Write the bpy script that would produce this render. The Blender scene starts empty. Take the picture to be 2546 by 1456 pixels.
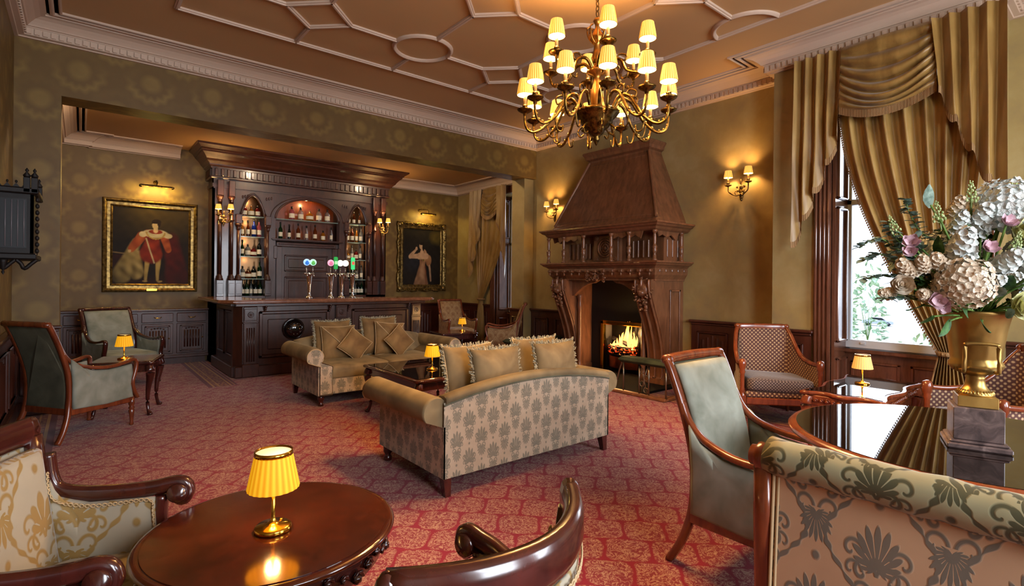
import bpy, math, random
from math import sin, cos, pi, sqrt, atan2, radians
from mathutils import Vector, Matrix
C = bpy.context.scene.collection
R = random.Random(7)
# ---------------------------------------------------------------- mesh builder
class B:
    def __init__(s): s.v = []; s.f = []; s.sm = []
    def add(s, vs, fs, smooth=True, M=None):
        o = len(s.v)
        s.v += [tuple(M @ Vector(p)) if M is not None else tuple(p) for p in vs]
        s.f += [tuple(i + o for i in f) for f in fs]; s.sm += [smooth] * len(fs)
        return s
    def box(s, x0, x1, y0, y1, z0, z1, M=None):
        vs = [(x, y, z) for x in (x0, x1) for y in (y0, y1) for z in (z0, z1)]
        return s.add(vs, [(0, 1, 3, 2), (4, 6, 7, 5), (0, 4, 5, 1), (2, 3, 7, 6), (0, 2, 6, 4), (1, 5, 7, 3)], False, M)
    def bbox(s, x0, x1, y0, y1, z0, z1, b=.01, M=None):
        """box with chamfered edges all round"""
        b = min(b, (x1 - x0) / 2.01, (y1 - y0) / 2.01, (z1 - z0) / 2.01)
        rings = []
        for z, i in ((z0, b), (z0 + b, 0), (z1 - b, 0), (z1, b)):
            a, c, d, e = x0 + i, x1 - i, y0 + i, y1 - i
            k = b * .6
            rings.append([(a + k, d, z), (c - k, d, z), (c, d + k, z), (c, e - k, z), (c - k, e, z), (a + k, e, z), (a, e - k, z), (a, d + k, z)])
        return s.loft(rings, closed=True, caps=True, smooth=False, M=M)
    def loft(s, rings, closed=True, caps=False, smooth=True, M=None):
        n = len(rings[0]); vs = [p for r in rings for p in r]; fs = []
        for i in range(len(rings) - 1):
            for j in range(n if closed else n - 1):
                k = (j + 1) % n
                fs.append((i * n + j, i * n + k, (i + 1) * n + k, (i + 1) * n + j))
        s.add(vs, fs, smooth, M)
        if caps:
            o = len(s.v) - len(vs)
            s.f += [tuple(o + j for j in reversed(range(n))), tuple(o + (len(rings) - 1) * n + j for j in range(n))]; s.sm += [False, False]
        return s
    def lathe(s, prof, c=(0, 0, 0), n=16, M=None, caps=True, flute=0, fn=12):
        rings = []
        for r, z in prof:
            rings.append([(c[0] + r * (1 + flute * cos(fn * 2 * pi * j / n)) * cos(2 * pi * j / n), c[1] + r * (1 + flute * cos(fn * 2 * pi * j / n)) * sin(2 * pi * j / n), c[2] + z) for j in range(n)])
        return s.loft(rings, True, caps, True, M)
    def tube(s, path, rx, ry=None, n=8, up=(0, 0, 1), sq=1.0, smooth=True, caps=True, M=None):
        """sweep an ellipse / rounded rectangle (sq<1) along a path; rx across, ry along the up side; radii may be lists"""
        P = [Vector(p) for p in path]; m = len(P); up = Vector(up)
        ry = rx if ry is None else ry; rings = []
        for i in range(m):
            t = (P[min(i + 1, m - 1)] - P[max(i - 1, 0)]).normalized()
            a = t.cross(up)
            if a.length < 1e-3: a = t.cross(Vector((1, .01, 0)))
            a.normalize(); b = a.cross(t)
            X = rx[i] if isinstance(rx, (list, tuple)) else rx; Y = ry[i] if isinstance(ry, (list, tuple)) else ry
            r = []
            for j in range(n):
                th = 2 * pi * (j + .5) / n; cx, cy = cos(th), sin(th)
                cx = math.copysign(abs(cx) ** sq, cx); cy = math.copysign(abs(cy) ** sq, cy)
                r.append(tuple(P[i] + a * X * cx + b * Y * cy))
            rings.append(r)
        return s.loft(rings, True, caps, smooth, M)
    def prism(s, poly, ax, h0, h1, M=None, smooth=False):
        """extrude a 2-D polygon along axis ax from h0 to h1 (ax 'x': poly is (y,z); 'y': (x,z); 'z': (x,y))"""
        f = {'x': lambda p, h: (h, p[0], p[1]), 'y': lambda p, h: (p[0], h, p[1]), 'z': lambda p, h: (p[0], p[1], h)}[ax]
        n = len(poly); vs = [f(p, h0) for p in poly] + [f(p, h1) for p in poly]
        s.add(vs, [(j, (j + 1) % n, n + (j + 1) % n, n + j) for j in range(n)], smooth, M)
        o = len(s.v) - 2 * n
        s.f += [tuple(o + j for j in reversed(range(n))), tuple(o + n + j for j in range(n))]; s.sm += [False, False]
        return s
    def pad(s, poly, fn, th, M=None, back=True, steps=((1, 0), (.995, .45), (.97, .8), (.9, .97), (.6, 1.1), (.25, 1.16)), cen=None, be=None):
        """pillow: 2-D outline poly mapped by fn(u,v,h), bulging th to both sides"""
        n = len(poly); cx = sum(p[0] for p in poly) / n; cy = sum(p[1] for p in poly) / n
        if cen: cx, cy = cen
        rings = []
        seq = [(k, -h) for k, h in reversed(steps[1:])] if back else []
        for k, h in seq + list(steps):
            rings.append([fn(cx + (p[0] - cx) * k, cy + (p[1] - cy) * k, h * th) for p in poly])
        return s.loft(rings, True, True, True, M)
    def grid(s, fn, nu, nv, smooth=True, M=None, th=0):
        vs = [fn(i / nu, j / nv) for j in range(nv + 1) for i in range(nu + 1)]
        fs = [(j * (nu + 1) + i, j * (nu + 1) + i + 1, (j + 1) * (nu + 1) + i + 1, (j + 1) * (nu + 1) + i) for j in range(nv) for i in range(nu)]
        return s.add(vs, fs, smooth, M)
    def torus(s, c, r0, r1, n=24, m=8, M=None, ax='z', fz=1):
        rings = []
        for i in range(n + 1):
            a = 2 * pi * i / n; ring = []
            for j in range(m):
                b = 2 * pi * j / m; rr = r0 + r1 * cos(b); z = r1 * sin(b) * fz
                p = (rr * cos(a), rr * sin(a), z)
                if ax == 'x': p = (p[2], p[0], p[1])
                if ax == 'y': p = (p[0], p[2], p[1])
                ring.append((c[0] + p[0], c[1] + p[1], c[2] + p[2]))
            rings.append(ring)
        return s.loft(rings, True, False, True, M)
    def ball(s, c, rx, ry=None, rz=None, n=12, m=8, M=None, f=None):
        ry = ry or rx; rz = rz or rx; rings = []
        for i in range(m + 1):
            a = -pi / 2 + pi * (i * .98 + .01 * m) / m
            rings.append([(c[0] + rx * cos(a) * cos(2 * pi * j / n), c[1] + ry * cos(a) * sin(2 * pi * j / n), c[2] + rz * sin(a)) for j in range(n)])
        if f: rings = [[f(p) for p in r] for r in rings]
        return s.loft(rings, True, True, True, M)
    def mesh(s, name, mat=None, uv=True):
        me = bpy.data.meshes.new(name); me.from_pydata(s.v, [], s.f)
        me.polygons.foreach_set('use_smooth', s.sm)
        if mat: me.materials.append(mat)
        if uv:
            lay = me.uv_layers.new(name='uv'); dat = []
            V = s.v
            for p in me.polygons:
                nx, ny, nz = map(abs, p.normal)
                for i in p.vertices:
                    x, y, z = V[i]
                    dat += (y, z) if nx >= ny and nx >= nz * .9 else ((x, z) if ny >= nz * .9 else (x, y))
            lay.data.foreach_set('uv', dat)
        me.update()
        return me
    def obj(s, name, mat=None, parent=None, loc=None, rz=0, mods=None):
        o = bpy.data.objects.new(name, s.mesh(name, mat)); C.objects.link(o)
        if parent is not None: o.parent = parent
        if loc is not None: o.location = loc
        if rz: o.rotation_euler = (0, 0, rz)
        if mods:
            for k, val in mods.items():
                if k == 'bevel':
                    m = o.modifiers.new('bevel', 'BEVEL'); m.width = val; m.segments = 2; m.limit_method = 'ANGLE'
                if k == 'sub':
                    m = o.modifiers.new('sub', 'SUBSURF'); m.levels = val; m.render_levels = val
                if k == 'solid':
                    m = o.modifiers.new('solid', 'SOLIDIFY'); m.thickness = val; m.offset = 0
        return o
def thing(name, label, cat, loc=(0, 0, 0), rz=0, group=None):
    o = bpy.data.objects.new(name, None); C.objects.link(o); o.empty_display_size = .05
    o.location = loc; o.rotation_euler = (0, 0, rz); o['label'] = label; o['category'] = cat
    if group: o['group'] = group
    return o
def tag(o, label, cat, group=None, kind=None):
    o['label'] = label; o['category'] = cat
    if group: o['group'] = group
    if kind: o['kind'] = kind
    return o
def struct(o): o['kind'] = 'structure'; return o
def copy_tree(o, loc=None, rz=None, label=None, group=None, parent=None):
    c = o.copy(); C.objects.link(c)
    c.parent = parent
    for ch in [x for x in bpy.data.objects if x.parent == o]: copy_tree(ch, parent=c)
    if loc is not None: c.location = loc
    if rz is not None: c.rotation_euler = (0, 0, rz)
    if label: c['label'] = label
    if group: c['group'] = group
    return c
def cr(P, k=6):
    """Catmull-Rom through points of any dimension"""
    P = [tuple(p) for p in P]; Q = [P[0]] + P + [P[-1]]; out = []
    for i in range(1, len(Q) - 2):
        a, b, c, d = Q[i - 1], Q[i], Q[i + 1], Q[i + 2]
        for j in range(k):
            t = j / k
            out.append(tuple(.5 * (2 * B_ + (C_ - A) * t + (2 * A - 5 * B_ + 4 * C_ - D) * t * t + (3 * B_ - A - 3 * C_ + D) * t ** 3) for A, B_, C_, D in zip(a, b, c, d)))
    out.append(P[-1]); return out
def lerp(a, b, t): return a + (b - a) * t
def rot(p, a): return (p[0] * cos(a) - p[1] * sin(a), p[0] * sin(a) + p[1] * cos(a))
def TM(loc=(0, 0, 0), rx=0, ry=0, rz=0, sc=1):
    from mathutils import Euler
    return Matrix.Translation(loc) @ Euler((rx, ry, rz)).to_matrix().to_4x4() @ Matrix.Scale(sc, 4)
def srgb(h):
    c = [int(h[i:i + 2], 16) / 255 for i in (0, 2, 4)]
    return tuple((x / 12.92 if x <= .04045 else ((x + .055) / 1.055) ** 2.4) for x in c) + (1,)
# ---------------------------------------------------------------- node helpers
class E:
    """math expression on shader sockets"""
    nt = None
    def __init__(s, x): s.x = x
    @staticmethod
    def op(o, a, b=None, c=None):
        n = E.nt.nodes.new('ShaderNodeMath'); n.operation = o
        for i, q in enumerate((a, b, c)):
            if q is None: continue
            q = q.x if isinstance(q, E) else q
            if isinstance(q, (int, float)): n.inputs[i].default_value = q
            else: E.nt.links.new(q, n.inputs[i])
        return E(n.outputs[0])
    def __add__(s, o): return E.op('ADD', s, o)
    __radd__ = __add__
    def __sub__(s, o): return E.op('SUBTRACT', s, o)
    def __rsub__(s, o): return E.op('SUBTRACT', o, s)
    def __mul__(s, o): return E.op('MULTIPLY', s, o)
    __rmul__ = __mul__
    def __truediv__(s, o): return E.op('DIVIDE', s, o)
    def __rtruediv__(s, o): return E.op('DIVIDE', o, s)
    def __lt__(s, o): return E.op('LESS_THAN', s, o)
    def __gt__(s, o): return E.op('GREATER_THAN', s, o)
    def abs(s): return E.op('ABSOLUTE', s)
    def sin(s): return E.op('SINE', s)
    def cos(s): return E.op('COSINE', s)
    def frac(s): return E.op('FRACT', s)
    def floor(s): return E.op('FLOOR', s)
    def pow(s, k): return E.op('POWER', s, k)
    def sat(s): 
        n = E.op('MULTIPLY', s, 1); n.x.node.use_clamp = True; return n
def emin(a, b): return E.op('MINIMUM', a, b)
def emax(a, b): return E.op('MAXIMUM', a, b)
def esqrt(a): return E.op('SQRT', a)
def soft(d, w=.02):
    """1 inside (d<0), 0 outside, soft edge w"""
    return (.5 - d / w).sat()
def between(x, a, b): return (x > a) * (x < b)
MATS = {}
class Mat:
    def __init__(s, name, base='808080', rough=.5, metal=0, spec=.5, coat=0, sheen=0, trans=0, emit=None, estr=0, ior=None, bump=None, coatr=.08):
        m = bpy.data.materials.new(name); m.use_nodes = True; s.m = m; s.nt = m.node_tree; E.nt = s.nt
        s.b = s.nt.nodes['Principled BSDF']; i = s.b.inputs
        i['Base Color'].default_value = srgb(base); i['Roughness'].default_value = rough; i['Metallic'].default_value = metal
        i['Specular IOR Level'].default_value = spec; i['Coat Weight'].default_value = coat; i['Coat Roughness'].default_value = coatr
        i['Sheen Weight'].default_value = sheen; i['Transmission Weight'].default_value = trans
        if sheen: i['Sheen Roughness'].default_value = .4
        if ior: i['IOR'].default_value = ior
        if emit: i['Emission Color'].default_value = srgb(emit); i['Emission Strength'].default_value = estr
        MATS[name] = m
    def coords(s, kind='Object', sc=(1, 1, 1), rz=0):
        n = s.nt.nodes.new('ShaderNodeTexCoord'); o = n.outputs[kind]
        m = s.nt.nodes.new('ShaderNodeMapping'); m.inputs['Scale'].default_value = sc; m.inputs['Rotation'].default_value = (0, 0, rz)
        s.nt.links.new(o, m.inputs[0]); return m.outputs[0]
    def xyz(s, vec):
        n = s.nt.nodes.new('ShaderNodeSeparateXYZ'); s.nt.links.new(vec, n.inputs[0]); return [E(o) for o in n.outputs]
    def noise(s, vec, scale=5, detail=3, dist=0, rough=.5):
        n = s.nt.nodes.new('ShaderNodeTexNoise'); n.inputs['Scale'].default_value = scale; n.inputs['Detail'].default_value = detail
        n.inputs['Distortion'].default_value = dist; n.inputs['Roughness'].default_value = rough
        if vec is not None: s.nt.links.new(vec, n.inputs['Vector'])
        return E(n.outputs[0])
    def noisev(s, vec, scale=5, amt=.1):
        n = s.nt.nodes.new('ShaderNodeTexNoise'); n.inputs['Scale'].default_value = scale; s.nt.links.new(vec, n.inputs['Vector'])
        a = s.nt.nodes.new('ShaderNodeVectorMath'); a.operation = 'SCALE'; a.inputs[3].default_value = amt; s.nt.links.new(n.outputs['Color'], a.inputs[0])
        b = s.nt.nodes.new('ShaderNodeVectorMath'); s.nt.links.new(vec, b.inputs[0]); s.nt.links.new(a.outputs[0], b.inputs[1]); return b.outputs[0]
    def vor(s, vec, scale=5, feat='F1'):
        n = s.nt.nodes.new('ShaderNodeTexVoronoi'); n.feature = feat; n.inputs['Scale'].default_value = scale
        if vec is not None: s.nt.links.new(vec, n.inputs['Vector'])
        return E(n.outputs[0])
    def mix(s, fac, a, b):
        n = s.nt.nodes.new('ShaderNodeMix'); n.data_type = 'RGBA'
        for sock, q in ((n.inputs[0], fac), (n.inputs[6], a), (n.inputs[7], b)):
            q = q.x if isinstance(q, E) else q
            if isinstance(q, str): sock.default_value = srgb(q)
            elif isinstance(q, (int, float)): sock.default_value = q
            elif isinstance(q, tuple): sock.default_value = q
            else: s.nt.links.new(q, sock)
        return n.outputs[2]
    def ramp(s, fac, stops):
        n = s.nt.nodes.new('ShaderNodeValToRGB'); cr_ = n.color_ramp
        while len(cr_.elements) < len(stops): cr_.elements.new(.5)
        for e, (p, c) in zip(cr_.elements, stops): e.position = p; e.color = srgb(c)
        s.nt.links.new(fac.x, n.inputs[0]); return n.outputs[0]
    def col(s, sock): s.nt.links.new(sock, s.b.inputs['Base Color']); return s
    def set(s, inp, e): s.nt.links.new(e.x if isinstance(e, E) else e, s.b.inputs[inp]); return s
    def bump(s, e, strength=.3, dist=.01):
        n = s.nt.nodes.new('ShaderNodeBump'); n.inputs['Strength'].default_value = strength; n.inputs['Distance'].default_value = dist
        s.nt.links.new(e.x, n.inputs['Height']); s.nt.links.new(n.outputs[0], s.b.inputs['Normal']); return s
def wood(name, dark, light, rough=.3, coat=.4, scale=1.0, spec=.5):
    m = Mat(name, rough=rough, coat=coat, spec=spec, coatr=.12)
    v = m.coords('Object', (1, 1, .22)); v = m.noisev(v, 3 * scale, .12)
    g = m.noise(v, 16 * scale, 5, .6, .6); k = m.noise(m.coords('Object'), 1.7, 2)
    m.col(m.ramp((g * .75 + k * .35).sat(), [(.3, dark), (.75, light)])); m.bump(g, .08, .004)
    return m.m
W_BAR = wood('wood_bar', '24110c', '4c281c', .32, .35)
W_FIRE = wood('wood_fireplace', '4c2c1a', '8a5a3c', .36, .3)
W_PANEL = wood('wood_panelling', '2e130d', '54291c', .35, .3)
W_CHAIR = wood('wood_mahogany', '4a1a0c', '8a4322', .25, .5)
W_DARK = wood('wood_dark_mahogany', '240d0a', '4e1e17', .22, .6)
W_TABLE = wood('wood_table_top', '2c0d06', '591f0c', .16, .8)
W_JAMB = wood('wood_window_jamb', '4a2a1c', '7c4c36', .2, 1)
W_BTOP = wood('wood_bar_top', '6b3a22', 'a0694a', .2, .7)
def plain(name, base, **k): return Mat(name, base, **k).m
BLACK = plain('soot_black', '0c0a0a', rough=.7)
IRON = plain('cast_iron', '15130f', rough=.45, metal=.6)
BRASS = plain('polished_brass', 'd9a53c', rough=.16, metal=1)
m = Mat('antique_bronze', rough=.32, metal=.95); m.col(m.ramp(m.noise(m.coords(), 40, 3), [(.35, '3a2a12'), (.7, '8a6a30')])); BRONZE = m.m
m = Mat('gilt', rough=.35, metal=.85); m.col(m.ramp(m.noise(m.coords(), 25, 4), [(.3, '46341c'), (.7, '9c8048')])); GILT = m.m
m = Mat('aged_gold_urn', rough=.3, metal=.9); m.col(m.ramp(m.noise(m.coords('Object', (1, 1, .5)), 6, 5), [(.3, '7c5c30'), (.7, 'c6a25c')])); m.set('Roughness', m.noise(m.coords(), 9, 3) * .35 + .2); URN = m.m
CHROME = plain('chrome', 'd8d4d0', rough=.1, metal=1)
PLASTER = plain('plaster_cornice', 'c9b09a', rough=.6)
CEIL = Mat('ceiling_paint', 'c49e6e', rough=.55).m
WHITEP = plain('white_window_paint', 'd9dde2', rough=.4)
# glass
def glassy(name, col, rough=.02, ior=1.45): return Mat(name, col, rough=rough, trans=1, ior=ior).m
def pane(name):
    m = bpy.data.materials.new(name); m.use_nodes = True; nt = m.node_tree; nt.nodes.clear()
    o = nt.nodes.new('ShaderNodeOutputMaterial'); t = nt.nodes.new('ShaderNodeBsdfTransparent'); g = nt.nodes.new('ShaderNodeBsdfGlossy'); g.inputs['Roughness'].default_value = .02
    f = nt.nodes.new('ShaderNodeFresnel'); f.inputs[0].default_value = 1.3; x = nt.nodes.new('ShaderNodeMixShader')
    t.inputs[0].default_value = (.96, .98, 1, 1)
    nt.links.new(f.outputs[0], x.inputs[0]); nt.links.new(t.outputs[0], x.inputs[1]); nt.links.new(g.outputs[0], x.inputs[2]); nt.links.new(x.outputs[0], o.inputs[0]); return m
PANE = pane('window_glass')
SHELFG = Mat('shelf_glass', 'b9d8cf', rough=.08, trans=.6, ior=1.4).m
m = Mat('glass_table_top', '120a07', rough=.02); m.b.inputs['IOR'].default_value = 1.85; GTOP = m.m
MIRROR = plain('niche_mirror', '6e5238', rough=.3, metal=1)
# velvets
def velvet(name, a, b, sheen=.6, sc=6):
    m = Mat(name, rough=.75, sheen=sheen, spec=.2); m.b.inputs['Sheen Tint'].default_value = srgb(b)
    m.col(m.ramp(m.noise(m.noisev(m.coords(), 3, .3), sc, 3), [(.3, a), (.7, b)])); return m.m
V_GREEN = velvet('green_velvet', '74786a', '9a9d90', .5)
V_GREENB = velvet('green_velvet_dark', '4a483a', '64614e', .3)
V_SOFA = velvet('olive_brown_velvet', '62523a', '8e7a58', .5, 4)
V_CUSH = velvet('bronze_velvet', '6b5030', '94754a', .6, 5)
PIPING = plain('cream_cord', 'b59a72', rough=.8)
m = Mat('cushion_fringe', rough=.9, sheen=.5); m.col(m.ramp(m.noise(m.coords(), 90, 2), [(.35, '6a5f48'), (.65, 'b5a98a')])); FRINGE = m.m
# damask
def palm(x, y, fan=4.5, s=1.0):
    """mask of a palmette fan leaf in a unit cell centred on 0,0 (x mirrored)"""
    ax = x.abs(); yy = (y + .26 * s) / s; xx = ax / s
    r = esqrt(xx * xx + yy * yy); th = E.op('ARCTAN2', xx, yy)
    lobe = (th * fan).cos().abs()
    Rr = (1 - th * th * .16) * (.30 + .17 * lobe)
    leaf = soft(r - Rr, .03); core = soft(r - .13, .02)
    vein = soft(.05 - (lobe - .1) * .3 - (r - .14) * .04, .03)
    return (leaf * emax(vein, core)).sat()
def scroll(x, y, cx, cy, r0, w=.022):
    dx = x.abs() - cx; dy = y - cy; r = esqrt(dx * dx + dy * dy); th = E.op('ARCTAN2', dy, dx)
    return soft((r - r0 - th * .018).abs() - w, .015)
def damask_mask(m, vec, px, py, fan=4.5, ogee=True, ps=1.0):
    X, Y, Z = m.xyz(vec)
    def cell(ox, oy):
        return (X / px + ox).frac() - .5, (Y / py + oy).frac() - .5
    tot = None
    for ox, oy in ((0, 0), (.5, .5)):
        x, y = cell(ox, oy)
        k = palm(x * 1.25 / ps, y * 1.1 / ps - .02, fan, .62)
        k = emax(k, scroll(x, y, .11, -.2, .055, .018)); k = emax(k, scroll(x, y, .2, -.06, .045, .016))
        k = emax(k, soft(esqrt(x * x + (y - .3) * (y - .3)) - .035, .02))
        tot = k if tot is None else emax(tot, k)
    for ox, oy in ((0, .5), (.5, 0)):
        x, y = cell(ox, oy); tot = emax(tot, palm(x * 1.7 / ps, y * -1.5 / ps, fan + 2, .62)); tot = emax(tot, scroll(x, y, .12, .16, .04, .015)); tot = emax(tot, scroll(x, y, .2, .3, .035, .014))
    x, y = cell(0, 0)
    if ogee:
        l = (x.abs() - .25 + (y * 2 * pi).cos() * -.17).abs()
        wob = (y * 60).sin() * .012
        tot = emax(tot, soft(l - .022 - wob, .015)); 
    return tot
def damask(name, bg, fg, px, py, rough=.7, sheen=.2, fan=4.5, dist=.0, ps=1.0, bg2=None, ogee=True):
    m = Mat(name, rough=rough, sheen=sheen, spec=.25)
    v = m.coords('UV')
    if dist: v = m.noisev(v, 4 / px * .25, dist)
    k = damask_mask(m, v, px, py, fan, ogee, ps); n = m.noise(m.coords('UV'), 3 / px * .6, 4)
    b = m.mix(n, bg, bg2 or bg); m.col(m.mix(k * (.75 + n * .25), b, fg)); m.bump(k, .25, .004)
    return m.m
D_SOFA = damask('sofa_damask', 'bca890', '716b5c', .2, .25, fan=7, dist=.014, bg2='9c8870', ogee=False, ps=1.4)
D_SETTEE = damask('settee_damask', 'cba884', '64645c', .34, .42, fan=9, dist=.02, bg2='b08e70', ps=1.15)
D_ROLL = damask('settee_roll_damask', '8a8464', '3c3c26', .34, .34, fan=7, dist=.02, bg2='a09a78')
D_CREAM = damask('cream_gold_damask', '8f8778', '8a6a30', .36, .44, fan=4.5, dist=.03, bg2='a89c84')
D_FLOR = damask('floral_tapestry', '9c7c58', '7a5432', .2, .24, fan=5, dist=.03, bg2='8f7048')
D_SEATC = damask('cream_seat_damask', '8f7a4c', '6f5620', .4, .5, fan=4.5, dist=.03, bg2='a08a58')
# wallpaper
m = Mat('damask_wallpaper', rough=.5, spec=.35); v = m.noisev(m.coords('UV'), 3, .05); X, Y, Z = m.xyz(v)
tot = None
for ox, oy in ((0, 0), (.5, .5)):
    x = (X / .62 + ox).frac() - .5; y = (Y / .72 + oy).frac() - .5
    r = esqrt(x * x * .8 + y * y * 1.1); k = soft(r - .13, .08) * .8
    th = E.op('ARCTAN2', x.abs(), y)
    k = emax(k, soft((r - .28 - (th * 13).cos() * .018).abs() - .03, .1) * (.15 + .85 * soft(y + .02, .2)))
    tot = k if tot is None else emax(tot, k)
n = m.noise(m.coords('UV'), 5, 4)
m.col(m.mix((tot * (.35 + n * .7)).sat(), m.mix(n, '62491f', '705529'), '8d7238')); WALLP = m.m
m = Mat('sponged_wall', rough=.33, spec=.5); n = m.noise(m.noisev(m.coords(), 2, .4), 2.2, 5, 0, .6)
m.col(m.ramp(n, [(.3, '94805a'), (.5, 'a38e5c'), (.72, 'b09e70')])); m.bump(n, .1, .01); WALLS = m.m
# carpet
m = Mat('red_carpet', rough=.9, spec=.1, sheen=.15)
P = m.coords('Object'); PX, PY, PZ = m.xyz(P)
wv = m.noisev(P, 7, .05); wx, wy, wz = m.xyz(wv)
a = (wx - wy) * .7071; b = (wx + wy) * .7071
row = (b / .225).floor(); x = ((a / .235) + row * .5).frac() - .5; y = (b / .225).frac() - .5
edge = (x.abs() / .46).pow(4.0) + (y.abs() / .488).pow(5.0)
cell = soft(edge - 1, .35)
q = m.noise(wv, 26, 3, 1.6, .6); squ = soft((q - .5).abs() - .035, .04)
q2 = m.noise(wv, 60, 2)
cream = (cell * (squ * .85 + (q2 > .62) * .25)).sat()
base = m.mix(m.noise(P, 2, 3), '70242e', '7e2f36')
col = m.mix(cream, m.mix(cell, '7a1628', base), 'a98672')
def strip(mk, stops):
    return mk
def band(t, a_, b_): return between(t, a_, b_)
# borders: left wall, left of bar, hearth side
def border(d):
    dark = band(d, 0, .34); gold = emax(band(d, .05, .075), emax(band(d, .12, .135), emax(band(d, .25, .27), band(d, .3, .31))))
    speck = band(d, .08, .25) * (m.noise(P, 30, 2) > .5)
    return dark, emax(gold, speck * .6)
d1, g1 = border(PX - 1.27); mk1 = (PY > 7.62)
d2, g2 = border(PX * -1 - .17); mk2 = (PY > 4.3) * (PY < 7.2)
d3, g3 = border(PX - 5.32); mk3 = (PY < 4.6)
D = emax(d1 * mk1, emax(d2 * mk2, d3 * mk3)); G = emax(g1 * mk1, emax(g2 * mk2, g3 * mk3))
col = m.mix(D, col, '5c101a'); col = m.mix(G, col, '9a6a30')
m.col(col); m.bump(m.noise(P, 250, 1), .3, .004); CARPET = m.m
# silk curtain
m = Mat('gold_silk', rough=.38, sheen=.3, spec=.45); n = m.noise(m.noisev(m.coords('Object', (1, 1, .25)), 4, .4), 6, 4)
m.col(m.ramp(n, [(.3, '7a5a2a'), (.55, '9c7a40'), (.8, 'b39558')])); m.bump(n, .15, .01); SILK = m.m
m = Mat('silk_fringe', rough=.8); X, Y, Z = m.xyz(m.coords('Object')); n = ((Y * 900).sin() + (X * 900).sin())
m.col(m.ramp((n * .25 + .5).sat(), [(.2, '6d4c26'), (.8, 'a8865a')])); SFRINGE = m.m
# dotted
m = Mat('dotted_upholstery', rough=.75, sheen=.2); X, Y, Z = m.xyz(m.coords('UV'))
def dots(p, ox, oy):
    x = (X / p + ox).frac() - .5; y = (Y / p + oy).frac() - .5; return soft(esqrt(x * x + y * y) - .2, .12)
k = emax(dots(.042, 0, 0), dots(.042, .5, .5)); m.col(m.mix(k, '4e2a22', 'b0946e')); DOTS = m.m
m = Mat('dotted_cushion', rough=.75, sheen=.3); X, Y, Z = m.xyz(m.coords('UV')); k = emax(dots(.03, 0, 0), dots(.03, .5, .5)); m.col(m.mix(k, '3b2c2c', '8a7c74')); DOTC = m.m
m = Mat('veined_marble', rough=.35, spec=.5, coat=.2); v = m.noisev(m.coords(), 6, .25); n = m.noise(v, 9, 6, 1.5, .6)
m.col(m.ramp(n, [(.3, '3c3030'), (.55, '6b5854'), (.75, '93807a')])); MARBLE = m.m
# lampshades: translucent cloth, glowing with the bulb behind it
def shade(name, base, e, es, light='e8c070', e2='ffc860'):
    m = Mat(name, base, rough=.8, emit=e, estr=es); X, Y, Z = m.xyz(m.coords('Object'))
    th = E.op('ARCTAN2', Y, X); p = ((th * 24).cos() * .5 + .5)
    m.col(m.mix(p, base, light)); m.nt.links.new(m.mix(p, srgb(e), srgb(e2)), m.b.inputs['Emission Color'])
    return m.m
SH_CH = shade('pleated_chandelier_shade', 'b07828', 'd07a18', 1.1)
SH_IN = plain('shade_lining', 'fff3dc', rough=.8, emit='ffd9a0', estr=2.2)
SH_TB = shade('pleated_table_shade', 'b88010', 'f09800', .6, 'd8a428', 'ffb81c')
SH_TB2 = shade('cream_table_shade', 'd9b07a', 'e09040', .3)
BULB = plain('glowing_bulb', 'fff0d0', emit='ffd9a0', estr=12)
CANDLE = plain('candle_tube', 'd6a860', rough=.5, emit='c07820', estr=.25)
GLOWTOP = plain('lamp_diffuser', 'fff0c8', emit='ffe2a8', estr=.9)
# fire
m = Mat('flames', 'ff8000', rough=1); X, Y, Z = m.xyz(m.coords('Object'))
f = m.ramp(((Z - .38) * 2.6 + m.noise(m.coords(), 12, 2) * .4 - .15).sat(), [(0, 'ffd070'), (.3, 'ff9a20'), (.7, 'f06a10'), (1, '8a2006')])
m.nt.links.new(f, m.b.inputs['Emission Color']); m.b.inputs['Emission Strength'].default_value = 1.5; FLAME = m.m
m = Mat('embers', '1c1210', rough=.9); n = m.noise(m.coords(), 28, 3); m.nt.links.new(m.ramp(n, [(.5, '000000'), (.62, 'c03008'), (.75, 'ffb050')]), m.b.inputs['Emission Color']); m.b.inputs['Emission Strength'].default_value = 3; EMBER = m.m
# flowers
def petal(name, a, b): 
    m = Mat(name, rough=.6, spec=.3); m.b.inputs['Subsurface Weight'].default_value = 0
    m.col(m.ramp(m.noise(m.coords(), 45, 3), [(.35, a), (.7, b)])); return m.m
P_WHITE = petal('white_petals', 'bcc4c0', 'e6e8e4'); P_CREAM = petal('cream_petals', 'c2ab90', 'e3d8c4'); P_YEL = petal('pale_yellow_petals', 'c4c07c', 'ecebc0')
P_PINK = petal('pink_petals', 'b8929c', 'dcc0c8'); LEAF = petal('green_leaves', '1e3a1c', '426a34'); LEAFG = petal('grey_green_leaves', '50665a', '8a9e90'); STEM = petal('green_stems', '4a6a2c', '7a9a4c')
BUDS = petal('green_buds', '8aa060', 'c8d4a0')
# vertex-coloured canvas
m = Mat('oil_canvas', rough=.55, spec=.15); n = m.nt.nodes.new('ShaderNodeVertexColor'); n.layer_name = 'paint'; m.nt.links.new(n.outputs[0], m.b.inputs['Base Color']); CANVAS = m.m
CREAMB = plain('bottle_label', 'd8cdb4', rough=.6)
# ================================================================= the room
ZC = 4.0; LW = -.53; YB = 7.17; FW = 6.47; PX0 = 6.1; ZA = 3.53; YA = 10.2; AX0 = -.27; AX1 = 6.76; BACK = -2.7; DADO = .9
SK = 1.07   # skirting helper
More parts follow.
